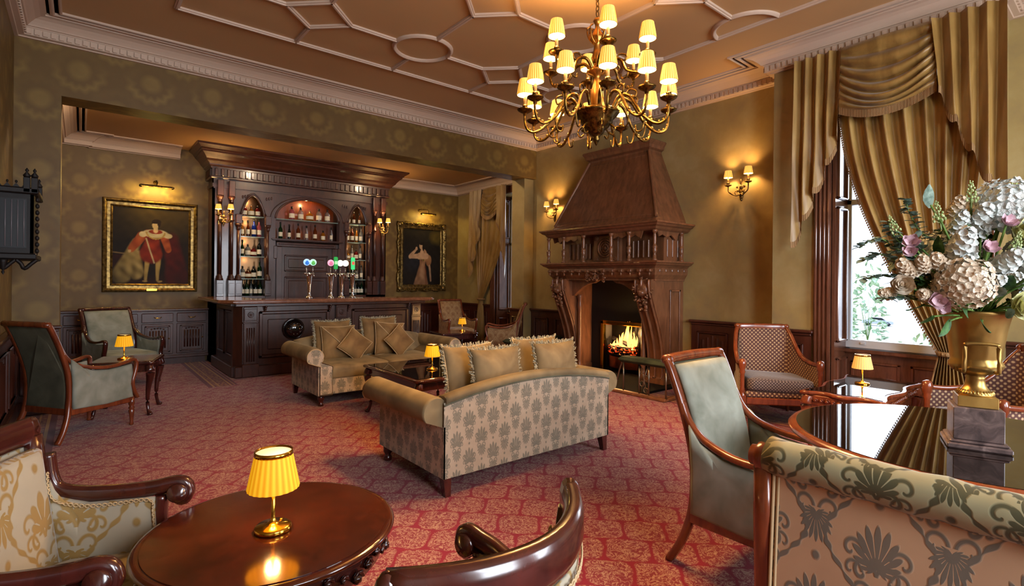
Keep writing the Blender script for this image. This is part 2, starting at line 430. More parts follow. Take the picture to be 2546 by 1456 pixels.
# camera
cd = bpy.data.cameras.new('camera'); cam = bpy.data.objects.new('camera', cd); C.objects.link(cam)
cd.sensor_width = 36; cd.lens = 36 * 1300 / 2546; cd.shift_y = -30 / 2546; cd.clip_start = .02
from mathutils import Euler
cam.matrix_world = Matrix.Translation((0, 0, 1.4)) @ Matrix.Rotation(radians(50.5 - 90), 4, 'Z') @ Matrix.Rotation(radians(90), 4, 'X') @ Matrix.Rotation(.0094, 4, 'Z')
bpy.context.scene.camera = cam
# floor
b = B(); b.add([(-2, BACK, 0), (7.3, BACK, 0), (7.3, 10.4, 0), (-2, 10.4, 0)], [(0, 1, 2, 3)], False)
struct(b.obj('floor', CARPET))
b = B(); b.box(-.6, 7.0, BACK, YB + .3, ZC, ZC + .1); struct(b.obj('ceiling', CEIL))
b = B(); b.box(AX0 - .1, AX1 + .2, YB + .3, YA + .1, ZA, ZA + .1); struct(b.obj('ceiling', CEIL))
# walls
b = B(); b.box(LW - .1, LW, BACK, YB + .36, 0, ZC + .1); struct(b.obj('wall_left', WALLP))
b = B(); b.box(LW, -.17, YB, YB + .36, 0, ZC); b.box(-.17, 6.55, YB, YB + .36, 3.275, ZC)          # pier and the beam over the bar alcove
b.box(AX0 - .1, AX0, YB + .3, YA + .1, 0, ZA); struct(b.obj('wall_beam', WALLP))
b = B(); b.box(AX0, AX1 + .1, YA, YA + .1, 0, ZA); b.box(AX0, .05, YA - .06, YA, 0, ZA)
struct(b.obj('wall_alcove', WALLP))
b = B(); b.box(FW, FW + .3, 2.7, 7.27, 0, ZC); b.box(6.25, 7.0, 7.25, 7.6, 0, 3.6)
WY0, WY1, WZ0, WZ1 = .98, 2.115, .70, 3.42      # main window opening
b.box(PX0, 6.7, 2.115, 2.72, 0, ZC); b.box(PX0, 6.7, .8, .98, 0, ZC); b.box(PX0, 6.7, .98, 2.115, WZ1, ZC)
b.box(6.45, 6.7, BACK, .8, 0, ZC)
b.box(6.53, 6.7, .98, 2.115, 0, WZ0)
struct(b.obj('wall_right', WALLS))
AY0, AY1 = 7.85, 8.75
b = B(); b.box(AX1, AX1 + .5, 7.6, AY0, 0, ZA); b.box(AX1, AX1 + .5, AY1, YA + .1, 0, ZA); b.box(AX1, AX1 + .5, AY0, AY1, 3.2, ZA); b.box(AX1 + .42, AX1 + .5, AY0, AY1, 0, .72)
struct(b.obj('wall_alcove_right', WALLS))
# back wall with two tall windows behind the viewer
b = B(); b.box(LW - .1, 6.7, BACK - .2, BACK, 0, .7); b.box(LW - .1, 6.7, BACK - .2, BACK, 3.3, ZC)
for x0, x1 in ((LW - .1, .4), (2.0, 3.3), (4.9, 6.7)): b.box(x0, x1, BACK - .2, BACK, .7, 3.3)
struct(b.obj('wall_back', WALLS))
for x0, x1 in ((.4, 2.0), (3.3, 4.9)):
    b = B()
    for a, c in ((x0, x0 + .07), ((x0 + x1) / 2 - .03, (x0 + x1) / 2 + .03), (x1 - .07, x1)): b.box(a, c, BACK - .14, BACK - .08, .7, 3.3)
    for z in (.7, 2.0, 3.24): b.box(x0, x1, BACK - .14, BACK - .08, z, z + .06)
    w = struct(b.obj('window_3' if x0 < 1 else 'window_4', WHITEP))
# cornices: profile swept round mitred corners
def offset_path(P, d):
    out = []; n = len(P)
    for i in range(n):
        ns = []
        if i > 0: t = Vector((P[i][0] - P[i - 1][0], P[i][1] - P[i - 1][1])).normalized(); ns.append(Vector((-t.y, t.x)))
        if i < n - 1: t = Vector((P[i + 1][0] - P[i][0], P[i + 1][1] - P[i][1])).normalized(); ns.append(Vector((-t.y, t.x)))
        k = ns[0] if len(ns) == 1 else (ns[0] + ns[1]) / (1 + ns[0].dot(ns[1]))
        out.append((P[i][0] + k.x * d, P[i][1] + k.y * d))
    return out
def cornice(name, P, z, sc=1.0, dent=True):
    prof = [(0, -.21), (.03, -.21), (.035, -.2), (.075, -.195), (.08, -.19), (.08, -.125), (.088, -.12), (.088, -.112), (.105, -.11), (.115, -.095), (.135, -.075), (.165, -.05), (.205, -.032), (.24, -.026), (.24, -.014), (.25, -.012), (.25, 0), (.275, 0), (.275, -.022), (.29, -.026), (.30, -.026), (.312, -.02), (.312, 0), (.345, 0), (.345, -.02), (.355, -.024), (.37, -.02), (.37, 0)]
    b = B(); rings = []
    for d, h in prof: rings.append([(x, y, z + h * sc) for x, y in offset_path(P, d * sc)])
    b.loft(rings, False, False, False)
    if dent:
        for i in range(len(P) - 1):
            q = offset_path(P, .08 * sc); p0 = Vector(q[i]); p1 = Vector(q[i + 1]); L = (p1 - p0).length
            t = (p1 - p0) / L; nrm = Vector((-t.y, t.x)); k = int(L / (.062 * sc))
            for j in range(k):
                c = p0 + t * (j + .5) * L / k; M = Matrix.Translation((c.x, c.y, z - .185 * sc)) @ Matrix.Rotation(atan2(t.y, t.x), 4, 'Z')
                b.box(-.018 * sc, .018 * sc, 0, .016 * sc, 0, .052 * sc, M)
    return struct(b.obj(name, PLASTER))
cornice('trim_1', [(6.45, BACK), (6.45, .8), (PX0, .8), (PX0, 2.72), (FW, 2.72), (FW, YB), (LW, YB), (LW, BACK), (6.45, BACK)], ZC)
cornice('trim_2', [(AX1, 7.6), (AX1, YA), (4.95, YA)], ZA, .85, False)
cornice('trim_3', [(1.25, YA), (.05, YA), (.05, YA - .06), (AX0, YA - .06), (AX0, 7.6)], ZA, .85, False)
# ceiling ribs
b = B(); SXp, SYp = 1.147, 1.29; CX0, CY0 = 2.94, 5.18; rr = .315; BX0, BX1, BY1, BY0 = .69, 5.2, 5.93, -2.0
def rib(p, q, w=.026, h=.03):
    p = Vector((*p, 0)); q = Vector((*q, 0)); t = (q - p).normalized(); n = Vector((-t.y, t.x, 0)); rings = []
    for o in (p - t * w * .4, q + t * w * .4):
        rings.append([tuple(o + n * a + Vector((0, 0, ZC - z))) for a, z in ((-w, 0), (-w * .9, h * .6), (-w * .45, h * .65), (-w * .3, h), (w * .3, h), (w * .45, h * .65), (w * .9, h * .6), (w, 0))])
    b.loft(rings, False, False, False)
def arc(c, r, a0, a1, n=28):
    w, h = .026, .03; rings = []
    for i in range(n + 1):
        a = a0 + (a1 - a0) * i / n
        rings.append([(c[0] + (r + d) * cos(a), c[1] + (r + d) * sin(a), ZC - z) for d, z in ((-w, 0), (-w * .9, h * .6), (-w * .45, h * .65), (-w * .3, h), (w * .3, h), (w * .45, h * .65), (w * .9, h * .6), (w, 0))])
    b.loft(rings, False, False, True)
for p, q in (((BX0, BY0), (BX0, BY1)), ((BX0, BY1), (BX1, BY1)), ((BX1, BY0), (BX1, BY1)), ((BX0, BY0), (BX1, BY0))): rib(p, q)
for i in range(-2, 3):
    for j in range(0, 6):
        x, y = CX0 + i * SXp, CY0 - j * SYp; circ = (i + j) % 2 == 0; onb = abs(i) == 2; xs = min(max(x, BX0), BX1)
        if circ:
            if not onb: arc((x, y), rr, 0, 2 * pi)
            elif i > 0: arc((BX1, y), rr, pi / 2, 3 * pi / 2)
            else: arc((BX0, y), rr, -pi / 2, pi / 2)
        else:
            D = [(x + rr, y), (x, y + rr), (x - rr, y), (x, y - rr)]
            for k in range(4):
                p, q = D[k], D[(k + 1) % 4]
                if i == 2 and (k in (0, 3)): continue
                if i == -2 and (k in (1, 2)): continue
                if i == 2: p = (min(p[0], BX1), p[1]); q = (min(q[0], BX1), q[1])
                if i == -2: p = (max(p[0], BX0), p[1]); q = (max(q[0], BX0), q[1])
                rib(p, q)
        if i < 2: rib((max(x, BX0) + (rr if True else 0), y), (min(x + SXp, BX1) - rr, y))
        if j < 5 and not onb: rib((x, y - rr), (x, y - SYp + rr))
        if j == 0 and not onb: rib((x, y + rr), (x, BY1))
struct(b.obj('trim_4', PLASTER))
# wall panelling below the dado rail
def wains(b, p0, p1, z1=DADO, th=.03, nrm=None, pw=.55, cap=.045):
    """panelling along p0-p1, room on the left of the direction p0->p1"""
    p0 = Vector(p0); p1 = Vector(p1); L = (p1 - p0).length; t = (p1 - p0) / L
    M = Matrix.Translation((p0.x, p0.y, 0)) @ Matrix.Rotation(atan2(t.y, t.x), 4, 'Z')
    b.box(0, L, 0, th, 0, z1 - .03, M); b.bbox(-.005, L + .005, 0, th + .025, 0, .14, .01, M)
    b.bbox(-cap * .5, L + cap * .5, 0, th + cap, z1 - .035, z1, .01, M); b.bbox(0, L, 0, th + .02, z1 - .065, z1 - .035, .008, M)
    k = max(1, round(L / pw)); w = L / k
    for i in range(k):
        a, c = i * w + min(.09, w * .18), (i + 1) * w - min(.09, w * .18); f = .028
        for x0, x1, zz0, zz1 in ((a, c, .2, .2 + f), (a, c, z1 - .15 - f, z1 - .15), (a, a + f, .2, z1 - .15), (c - f, c, .2, z1 - .15)):
            b.bbox(x0, x1, th, th + .022, zz0, zz1, .01, M)
        g = (c - a - 2 * f - .04) / 5           # linenfold ridges
        if g > .012:
            for j in range(5):
                x = a + f + .02 + g * (j + .5); hh = z1 - .2 - .03 * abs(j - 2)
                b.prism([(x - g * .3, 0), (x, .012), (x + g * .3, 0)], 'z', .26, hh, M @ Matrix.Translation((0, th, 0)))
b = B(); wains(b, (FW, 2.72), (FW, 3.95)); wains(b, (FW, 6.15), (FW, 7.25)); wains(b, (6.25, 7.25), (6.25, 7.6)); 
wains(b, (PX0, 2.29), (PX0, 2.72), pw=.3); wains(b, (PX0, 2.72), (FW, 2.72)); wains(b, (6.45, BACK), (6.45, .8))
struct(b.obj('trim_5', W_PANEL))
b = B(); wains(b, (LW, YB), (LW, BACK), pw=.8); wains(b, (-.17, YB), (LW, YB)); struct(b.obj('trim_6', W_PANEL))
b = B(); wains(b, (AX1, 8.9), (AX1, YA)); wains(b, (AX1, 7.6), (AX1, 7.75)); wains(b, (AX1, YA), (4.9, YA)); struct(b.obj('trim_7', W_PANEL))
# ---- windows
def window(name, X, y0, y1, z0, z1, dep, pil=.16, far_only=False):
    """sash window in a wall facing -X; shutters panelled in the reveals"""
    b = B(); xs = X + dep
    # sash and frame
    f = .07
    for a, c in ((y0, y0 + f), (y1 - f, y1)): b.bbox(xs - .05, xs + .02, a, c, z0, z1, .008)
    for a, c in ((z0, z0 + .1), (z1 - f, z1), ((z0 + z1) / 2 + .2, (z0 + z1) / 2 + .26)): b.bbox(xs - .05, xs + .02, y0, y1, a, c, .008)
    b.bbox(xs - .075, xs - .045, y0 + f * .4, y1 - f * .4, z0 + .015, z0 + .1, .006)
    for y in (y0 + .2, y1 - .2): b.box(xs - .1, xs - .07, y - .02, y + .02, z0 + .06, z0 + .085)
    w = struct(b.obj(name, WHITEP))
    g = B(); g.box(xs - .015, xs - .009, y0 + f * .8, y1 - f * .8, z0 + .08, z1 - .05); g.obj('pane', PANE, w)
    j = B()
    for y, s in ((y1, -1), (y0, 1)):          # shutter leaves folded into the reveals
        ya, yb = sorted((y, y + s * .03)); j.box(X + .02, xs - .05, ya, yb, 0, z1)
        ya, yb = sorted((y + s * .03, y + s * .042))
        for a, c in ((.35 - .25, .62), (.78, 2.22), (2.3, z1 - .06)):
            for r in ((X + .06, X + .1, a, c), (xs - .12, xs - .08, a, c), (X + .06, xs - .08, a, a + .035), (X + .06, xs - .08, c - .035, c)):
                j.bbox(r[0], r[1], min(y, y + s * .055), max(y, y + s * .055), r[2], r[3], .012)
    # fluted pilaster casing round the opening
    for a, c in ((y1, y1 + pil), (y0 - pil, y0)):
        if far_only and a < y1: continue
        j.box(X - .03, X + .03, a, c, 0, z1 + .05); k = 4
        for i in range(k): 
            yy = a + (c - a) * (i + .5) / k; j.tube([(X - .03, yy, .25), (X - .03, yy, z1)], .016, .016, 8)
        j.bbox(X - .055, X + .03, a - .01, c + .01, 0, .2, .01)
    j.box(X - .03, X + .03, y0 - pil, y1 + pil, z1, z1 + .14)
    j.box(xs - .06, xs, y0, y1, 0, z0); j.bbox(X + .0, xs - .05, y0, y1, z0 - .04, z0 - .01, .008) if dep > .6 else None
    j.bbox(xs - .13, xs - .05, y0, y1, z0 - .035, z0 + .005, .008)
    for a, c in ((y0 + .08, (y0 + y1) / 2 - .04), ((y0 + y1) / 2 + .04, y1 - .08)):
        for r in ((a, a + .03, .12, z0 - .12), (c - .03, c, .12, z0 - .12), (a, c, .12, .15), (a, c, z0 - .15, z0 - .12)): j.bbox(xs - .075, xs - .055, r[0], r[1], r[2], r[3], .008)
    j.obj('shutter_casing', W_JAMB, w)
    return w
window('window_1', PX0, WY0, WY1, WZ0, WZ1, .42)
window('window_2', AX1, AY0, AY1, .72, 3.2, .42, .14)
# ---- outside
m = Mat('gravel_drive', rough=.95); m.col(m.ramp(m.noise(m.coords(), 3, 5), [(.3, 'b8aea0'), (.7, 'd9d2c6')])); 
b = B(); b.box(7.4, 16, -10, 20, -2.1, -2.0); b.box(15.9, 16, -10, 20, -5.4, -2.0); b.box(16, 300, -60, 140, -5.4, -5.3); tag(b.obj('gravel_drive', m.m), 'pale gravel drive outside the tall windows', 'ground', kind='stuff')
BULBS = []
BULBS.append(((2.94,2.6,2.9), 120))
# ================================================================= chairs
def ycurve(P):
    """interpolate y over z along a (y,z) polyline"""
    def f(z):
        for (y0, z0), (y1, z1) in zip(P, P[1:]):
            if z <= z1: return lerp(y0, y1, max(0, min(1, (z - z0) / (z1 - z0))))
        return P[-1][0]
    return f
def rrect(x0, x1, y0, y1, r, n=5):
    o = []
    for cx, cy, a in ((x1 - r, y1 - r, 0), (x0 + r, y1 - r, pi / 2), (x0 + r, y0 + r, pi), (x1 - r, y0 + r, 3 * pi / 2)):
        for i in range(n + 1): o.append((cx + r * cos(a + pi / 2 * i / n), cy + r * sin(a + pi / 2 * i / n)))
    return o
TURNED = [(.012, 0), (.02, .01), (.015, .03), (.02, .1), (.026, .14), (.018, .15), (.028, .165), (.018, .18), (.026, .2), (.026, .27)]
def dense(P, k=6):
    """subdivide a closed outline"""
    o = []
    for i in range(len(P)):
        a, c = P[i], P[(i + 1) % len(P)]
        o += [(lerp(a[0], c[0], j / k), lerp(a[1], c[1], j / k)) for j in range(k)]
    return o
def bergere(label, loc, rz, W=.52, H=1.0, wood=None, fab=None, fabb=None, group=None, zs=1.0, name='bergere_armchair', trim=None):
    wood = wood or W_CHAIR; fab = fab or V_GREEN; fabb = fabb or V_GREENB
    t = thing(name, label, 'chair', loc, rz, group); h = W / 2; k = H
    post = cr([(-.40, 0), (-.345, .1), (-.30, .24), (-.285, .42), (-.30, .58), (-.35, .76), (-.415, .93), (-.45, 1.0)], 5); post = [(y, z * k) for y, z in post]
    f = ycurve(post)
    rail = cr([(-.36, .80), (-.315, .71), (-.24, .645), (-.12, .605), (.02, .59), (.15, .605), (.235, .625), (.27, .60), (.262, .52), (.235, .42), (.25, .33), (.285, .26)], 5)
    for s in (-1, 1):
        b = B(); b.tube([(s * (h + (.0 if z > .3 else (.3 - z) * .12)), y, z) for y, z in post], .019, .026, 8, up=(1, 0, 0), sq=.6)
        b.ball((s * h, post[-1][0] - .004, post[-1][1]), .026, .03, .026); b.obj('back_leg', wood, t)
        b = B(); b.tube([(s * (h + .045 * min(1, max(0, (y + .36) / .3))), y, z) for y, z in rail], [.016] * len(rail), [.022] * len(rail), 8, up=(1, 0, 0), sq=.65); b.obj('arm_rail', wood, t)
        b = B(); X = s * (h + .035)
        pl = dense([(-.285, .27), (.0, .255), (.25, .27), (.225, .40), (.245, .50), (.235, .585), (.14, .575), (.02, .565), (-.12, .58), (-.235, .625), (-.30, .70), (-.285, .5)], 2)
        b.pad(pl, lambda u, v, hh: (X + hh, u, v), .022, steps=((1, 0), (.97, .7), (.9, .9), (.5, 1)), cen=(-.02, .43)); b.obj('side_panel', fab, t)
        if trim:
            b = B(); b.tube([(s * (h + .03), y, z - .03) for y, z in rail[3:36]], .006, .006, 5); b.obj('braid', trim, t)
        b = B(); b.lathe(TURNED, (s * (h + .02), .25, 0), 12); b.obj('front_leg', wood, t)
    b = B(); zt = 1.0 * k
    b.tube([(x * W / 2, -.452 - .02 * (1 - x * x), zt + .004 * (1 - x * x)) for x in [i / 8 - 1 for i in range(17)]], .03, .024, 10, sq=.7); b.obj('top_rail', wood, t)
    b = B(); pl = dense([(-h + .02, .40), (h - .02, .40), (h - .02, .66), (h - .022, zt - .022), (-h + .022, zt - .022), (-h + .02, .66)], 5)
    b.pad(pl, lambda u, v, hh: (u, f(v) + .012 + hh * 1.2, v), .03, back=False); b.obj('backrest', fab, t)
    b = B(); pl = dense([(-h + .02, .27), (h - .02, .27), (h - .02, .66), (h - .02, zt - .02), (-h + .02, zt - .02), (-h + .02, .66)], 5)
    b.pad(pl, lambda u, v, hh: (u, f(v) - .004 - hh, v), .014, back=False); b.obj('back_panel', fabb, t)
    b = B(); pl = rrect(-h - .01, h + .01, -.27, .28, .05)
    b.pad(pl, lambda u, v, hh: (u * (1 + .06 * max(0, v)), v, .36 + hh), .075, steps=((1, 0), (.995, .5), (.96, .8), (.85, 1.0), (.4, 1.12))); b.obj('seat', fab, t)
    b = B(); b.bbox(-h - .03, h + .03, .235, .275, .22, .30, .008)
    for s in (-1, 1): b.bbox(s * (h + .02) - .018, s * (h + .02) + .018, -.29, .26, .22, .285, .006)
    b.bbox(-h, h, -.31, -.28, .22, .28, .006); b.obj('seat_rail', wood, t)
    if zs != 1: t.scale = (zs, zs, H)
    return t
bergere('green velvet armchair right of centre, its back to the room beside the glass-topped round table', (2.61, 1.13, 0), pi, W=.52)
bergere('green velvet armchair nearest the left wall, seen from behind', (.02, 6.20, 0), radians(35 - 90), W=.5, wood=W_CHAIR)
c = bergere('green velvet armchair facing the room in front of the panelled left alcove', (.44, 8.63, 0), radians(-69.5 - 90), W=.54, wood=W_DARK); c.scale = (1.04, 1.15, .96)
c = bergere('tapestry armchair at the back of the alcove beside the tied curtain', (5.95, 8.95, 0), radians(-100 - 90), W=.5, fab=D_FLOR, fabb=D_FLOR, name='tapestry_armchair', H=.98)
c = bergere('tapestry armchair seen from the side, its tall back beside the fireplace wall', (5.73, 7.25, 0), radians(140 - 90), W=.44, fab=D_FLOR, fabb=D_FLOR, name='tapestry_armchair'); c.scale = (.92, .95, 1.0)
def gimp(b, pt):
    """looped braid: two interlaced wavy cords"""
    dd = []
    for i in range(len(pt) - 1):
        a, c = Vector(pt[i]), Vector(pt[i + 1]); n = max(1, int((c - a).length / .0035))
        for j in range(n): dd.append((a.lerp(c, j / n), (c - a).normalized()))
    for ph in (0, pi):
        P = []
        for i, (p, t_) in enumerate(dd):
            w = t_.cross(Vector((0, 1, 0))); 
            if w.length < .3: w = t_.cross(Vector((1, 0, 0)))
            P.append(tuple(p + w.normalized() * .0055 * sin(i * .75 + ph)))
        b.tube(P, .0024, None, 4)
# ---- show-frame chairs in cream damask
def damask_chair(label, loc, rz, curve, W=.58, H=.9, AL=1.0, AO=.0, SF=.27):
    t = thing('damask_armchair', label, 'chair', loc, rz); h = W / 2; L = .5
    def bk(x): return -.27 - curve * (1 - (x / h) ** 2)
    f = lambda z: -.14 * max(0, z - .4)
    xs = [h * 1.02 * (i / 10 - 1) for i in range(21)]
    b = B(); b.tube([(x, bk(x) + f(H), H) for x in xs], .022, .045, 12, sq=.75, up=(0, 0, 1))
    for s in (-1, 1): b.ball((s * h * 1.02, bk(h) + f(H), H), .024, .024, .045)
    b.obj('top_rail', W_DARK, t)
    for s in (-1, 1):
        b = B(); b.tube([(s * (h + (z - .6) * .02), bk(h) + f(z) - (.05 if z == 0 else 0), z) for z in (0, .1, .25, .4, .55, .7, .8, H - .02)], .022, .03, 8, up=(1, 0, 0), sq=.65); b.obj('back_leg', W_DARK, t)
        P = cr([(-.30, .80), (-.285, .72), (-.25, .675), (-.15, .655), (0, .65), (.14, .655), (.22, .665), (.26, .66), (.275, .635), (.262, .612), (.243, .618)], 5)
        ay = lambda y: -.3 + (y + .3) * AL; ax = lambda y: s * (h + .01 + AO * min(1, (y + .3) / .4))
        b = B(); b.tube([(ax(y), ay(y), z) for y, z in P], [.026] * len(P), [.02] * len(P), 8, up=(1, 0, 0), sq=.65)
        b.lathe([(.0, -.031), (.03, -.031), (.034, -.02), (.034, .02), (.03, .031), (0, .031)], (0, 0, 0), 16, TM((ax(.25), ay(.27) - .022, .635), 0, pi / 2, 0))
        b.obj('arm_rail', W_DARK, t)
        b = B(); Q = cr([(.17, .63), (.165, .55), (.19, .46), (.235, .4), (.245, .33), (.235, .28)], 4); b.tube([(ax(y), ay(y), z) for y, z in Q], .02, .026, 8, up=(1, 0, 0), sq=.7); b.obj('arm_support', W_DARK, t)
        b = B(); b.lathe(TURNED, (ax(.3), ay(.23), 0), 12); b.obj('front_leg', W_DARK, t)
        b = B(); pl = dense([(-.27, .28), (.22, .28), (.22, .40), (.165, .47), (.15, .63), (-.12, .63), (-.24, .66), (-.27, .72)], 3)
        b.pad(pl, lambda u, v, hh: (ax(u) - s * .018 + hh, ay(u), v), .022, steps=((1, 0), (.97, .7), (.9, .9), (.5, 1)), cen=(-.03, .47)); b.obj('side_panel', D_CREAM, t)
        b = B(); path = [(ax(y) - s * .042, ay(y), z) for y, z in cr([(-.265, .75), (-.245, .66), (-.13, .628), (.0, .625), (.135, .628), (.15, .58), (.165, .47), (.205, .41)], 4)]
        gimp(b, path); b.obj('braid', PIPING, t)
    b = B(); pl = dense([(-h + .02, .42), (h - .02, .42), (h - .02, H - .055), (-h + .02, H - .055)], 8)
    b.pad(pl, lambda u, v, hh: (u, bk(u) + f(v) + .01 + hh * 1.3, v), .03, back=False); b.obj('backrest', D_CREAM, t)
    b = B(); pl = dense([(-h + .02, .28), (h - .02, .28), (h - .02, H - .05), (-h + .02, H - .05)], 8)
    b.pad(pl, lambda u, v, hh: (u, bk(u) + f(v) - .012 - hh, v), .012, back=False); b.obj('back_panel', D_CREAM, t)
    for sy, off in (('f', .022), ('b', -.03)):
        b = B(); z = H - .062; path = [(x * .93, bk(x * .93) + f(z) + off, z) for x in xs]
        side = [[(s * (h - .03), bk(h) + f(zz) + off, zz) for zz in [H - .062 - i * .02 for i in range(int((H - .5) / .02))]] for s in (-1, 1)]
        for pt in (path, side[0], side[1]):
            gimp(b, pt)
        b.obj('braid', PIPING, t)
    b = B(); b.pad(rrect(-h + .02, h - .02, -.26, SF, .05), lambda u, v, hh: (u, v, .39 + hh), .075, steps=((1, 0), (.995, .5), (.96, .8), (.85, 1.0), (.4, 1.1))); b.obj('seat', D_SEATC, t)
    b = B(); b.bbox(-h - .01, h + .01, SF - .06, SF - .02, .24, .32, .008); b.bbox(-h, h, -.3, -.26, .24, .3, .006)
    for s in (-1, 1): b.bbox(s * h - .02, s * h + .02, -.28, SF - .04, .24, .31, .006)
    b.obj('seat_rail', W_DARK, t); return t
damask_chair('cream damask armchair with scrolled dark arms, left of the near round table', (.070, 1.985, 0), radians(-24 - 90), .02, .55, .885, .74, .0, .2)
damask_chair('dark-railed curved-back armchair seen from above at the bottom centre', (.558, 1.126, 0), radians(100.5 - 90), .12, .50, .905, .68, .08, .2)
# ---- settee with rolled back
t = thing('rolled_back_settee', 'large damask settee with a rolled top seen from behind, bottom right', 'settee', (1.8, 0, 0))
Y1, Y0 = .84, -.95
b = B(); cz, r = .805, .062
b.tube([(.05, y, cz + .004 * sin(y * 40)) for y in [Y1 - .01 - i * .06 for i in range(30)]], r, r, 24, up=(0, 0, 1), caps=True); b.obj('back_roll', D_ROLL, t)
b = B(); b.grid(lambda u, v: (.035 - .035 * v + .0 - .015 * sin(pi * v) * sin(pi * u), lerp(Y0, Y1 - .03, u), lerp(.75, .18, v)), 30, 12); b.grid(lambda u, v: (.11, lerp(Y0, Y1 - .03, u), lerp(.8, .4, v)), 4, 4); b.obj('outer_back', D_SETTEE, t)
for y in (Y1, Y0):
    b = B(); b.tube([(.02, y, 0), (.045, y, .1), (.045, y, .3), (.03, y, .6), (.03, y, .78)], .022, .03, 8, up=(0, 1, 0), sq=.6)
    b.lathe([(0, -.03), (.03, -.028), (.048, -.015), (.05, .01), (.036, .02), (.036, .035), (0, .035)], (0, 0, 0), 18, TM((.045, y + .01, cz - .01), -pi / 2)); b.obj('back_post', W_CHAIR, t)
    b = B(); P = cr([(.05, .62), (.12, .6), (.3, .585), (.43, .6), (.46, .58), (.44, .5), (.42, .4), (.44, .28)], 5); b.tube([(x, y, z) for x, z in P], .022, .024, 8, up=(0, 1, 0), sq=.65); b.obj('arm_rail', W_CHAIR, t)
    b = B(); b.lathe(TURNED, (.44, y, 0), 12); b.obj('front_leg', W_CHAIR, t)
b = B(); pts = [(-.004 + (.035 - .035 * v), Y1 - .035, lerp(.75, .2, v)) for v in [i / 60 for i in range(61)]]
b.tube(pts, .006); b.tube([(p[0] + .004, p[1] - .014, p[2]) for p in pts], .005); b.obj('braid', PIPING, t)
b = B(); b.bbox(.08, .46, Y0 + .03, Y1 - .03, .3, .45, .05); b.obj('seat', D_SETTEE, t)
b = B(); b.bbox(.0, .46, Y0, Y1, .18, .3, .01); b.obj('seat_rail', W_CHAIR, t)
# ---- dotted tub chairs
def tub(label, loc, rz, W=.66, sc=1):
    t = thing('dotted_tub_chair', label, 'chair', loc, rz); h = W / 2
    # plan outline of the shell from one arm front round the back
    prof = cr([(-h - .04, .27, .60), (-h - .03, .12, .59), (-h + .0, -.05, .62), (-h + .02, -.18, .70), (-h + .05, -.28, .84), (-h + .08, -.33, .915)], 5)
    back = [(x, -.335 - .02 * (1 - (x / (h - .08)) ** 2), .92) for x in [(h - .08) * (i / 6 - 1) for i in range(1, 12)]]
    top = prof + back + [(-x, y, z) for x, y, z in reversed(prof)]
    b = B(); b.tube(prof, .022, .02, 10, sq=.7); b.obj('arm_rail', W_CHAIR, t); b = B(); b.tube([(-x, y, z) for x, y, z in prof], .022, .02, 10, sq=.7); b.obj('arm_rail', W_CHAIR, t)
    b = B(); b.tube([prof[-1]] + back + [(-prof[-1][0],) + prof[-1][1:]], .02, .04, 10, sq=.75)
    for s in (-1, 1): b.ball((s * (h - .075), -.34, .93), .03, .035, .03)
    b.obj('top_rail', W_CHAIR, t)
    b = B(); inn = [(x * .93, y * .93 + .01, z - .015) for x, y, z in top]
    out = [(x * .99, y * .99, z - .015) for x, y, z in top]
    n = len(top) - 1
    b.grid(lambda u, v: (inn[round(u * n)][0], inn[round(u * n)][1] + .015 * sin(pi * v), lerp(inn[round(u * n)][2], .3, v)), n, 6)
    me = b.obj('inner_back', DOTS, t)
    b = B(); b.grid(lambda u, v: (out[round(u * n)][0], out[round(u * n)][1], lerp(out[round(u * n)][2], .27, v)), n, 6); b.obj('outer_back', DOTS, t)
    for o_ in (me,): pass
    for s in (-1, 1):
        b = B(); b.lathe([(.014, 0), (.02, .015), (.016, .05), (.022, .14), (.028, .15), (.02, .165), (.03, .18), (.03, .3), (.022, .31), (.028, .33), (.02, .36), (.02, .5), (.028, .52), (.022, .54), (.03, .56), (.036, .6), (.03, .64), (.01, .65)], (s * (h + .03), .27, 0), 12, flute=.06, fn=6)
        b.bbox(s * (h + .03) - .03, s * (h + .03) + .03, .24, .30, .2, .29, .005); b.obj('front_leg', W_CHAIR, t)
        b = B(); b.tube([(s * (h - .07), -.30, .3), (s * (h - .06), -.33, .12), (s * (h - .04), -.38, 0)], [.024, .02, .016], None, 8); b.obj('back_leg', W_CHAIR, t)
    b = B(); pl = rrect(-h + .02, h - .02, -.28, .30, .07)
    b.pad(pl, lambda u, v, hh: (u, v, .39 + hh + .012 * sin(u * 9)), .06, steps=((1, 0), (1, .5), (.985, .85), (.93, 1.0), (.5, 1.12))); b.obj('seat_cushion', DOTC, t)
    b = B(); b.bbox(-h, h, .24, .285, .27, .33, .015); b.obj('seat_front', DOTS, t)
    b = B(); b.bbox(-h, h, .235, .29, .2, .27, .01); b.bbox(-h + .02, h - .02, -.33, -.29, .2, .27, .01)
    for s in (-1, 1): b.bbox(s * h - .02, s * h + .02, -.3, .27, .2, .27, .01)
    b.obj('seat_rail', W_CHAIR, t); return t
tub('dotted tub chair with a reeded mahogany frame between the fireplace and the tall window', (5.52, 2.46, 0), radians(-138 - 90))
tub('dotted tub chair half hidden behind the gold flower urn', (5.12, .66, 0), radians(137 - 90), .62)
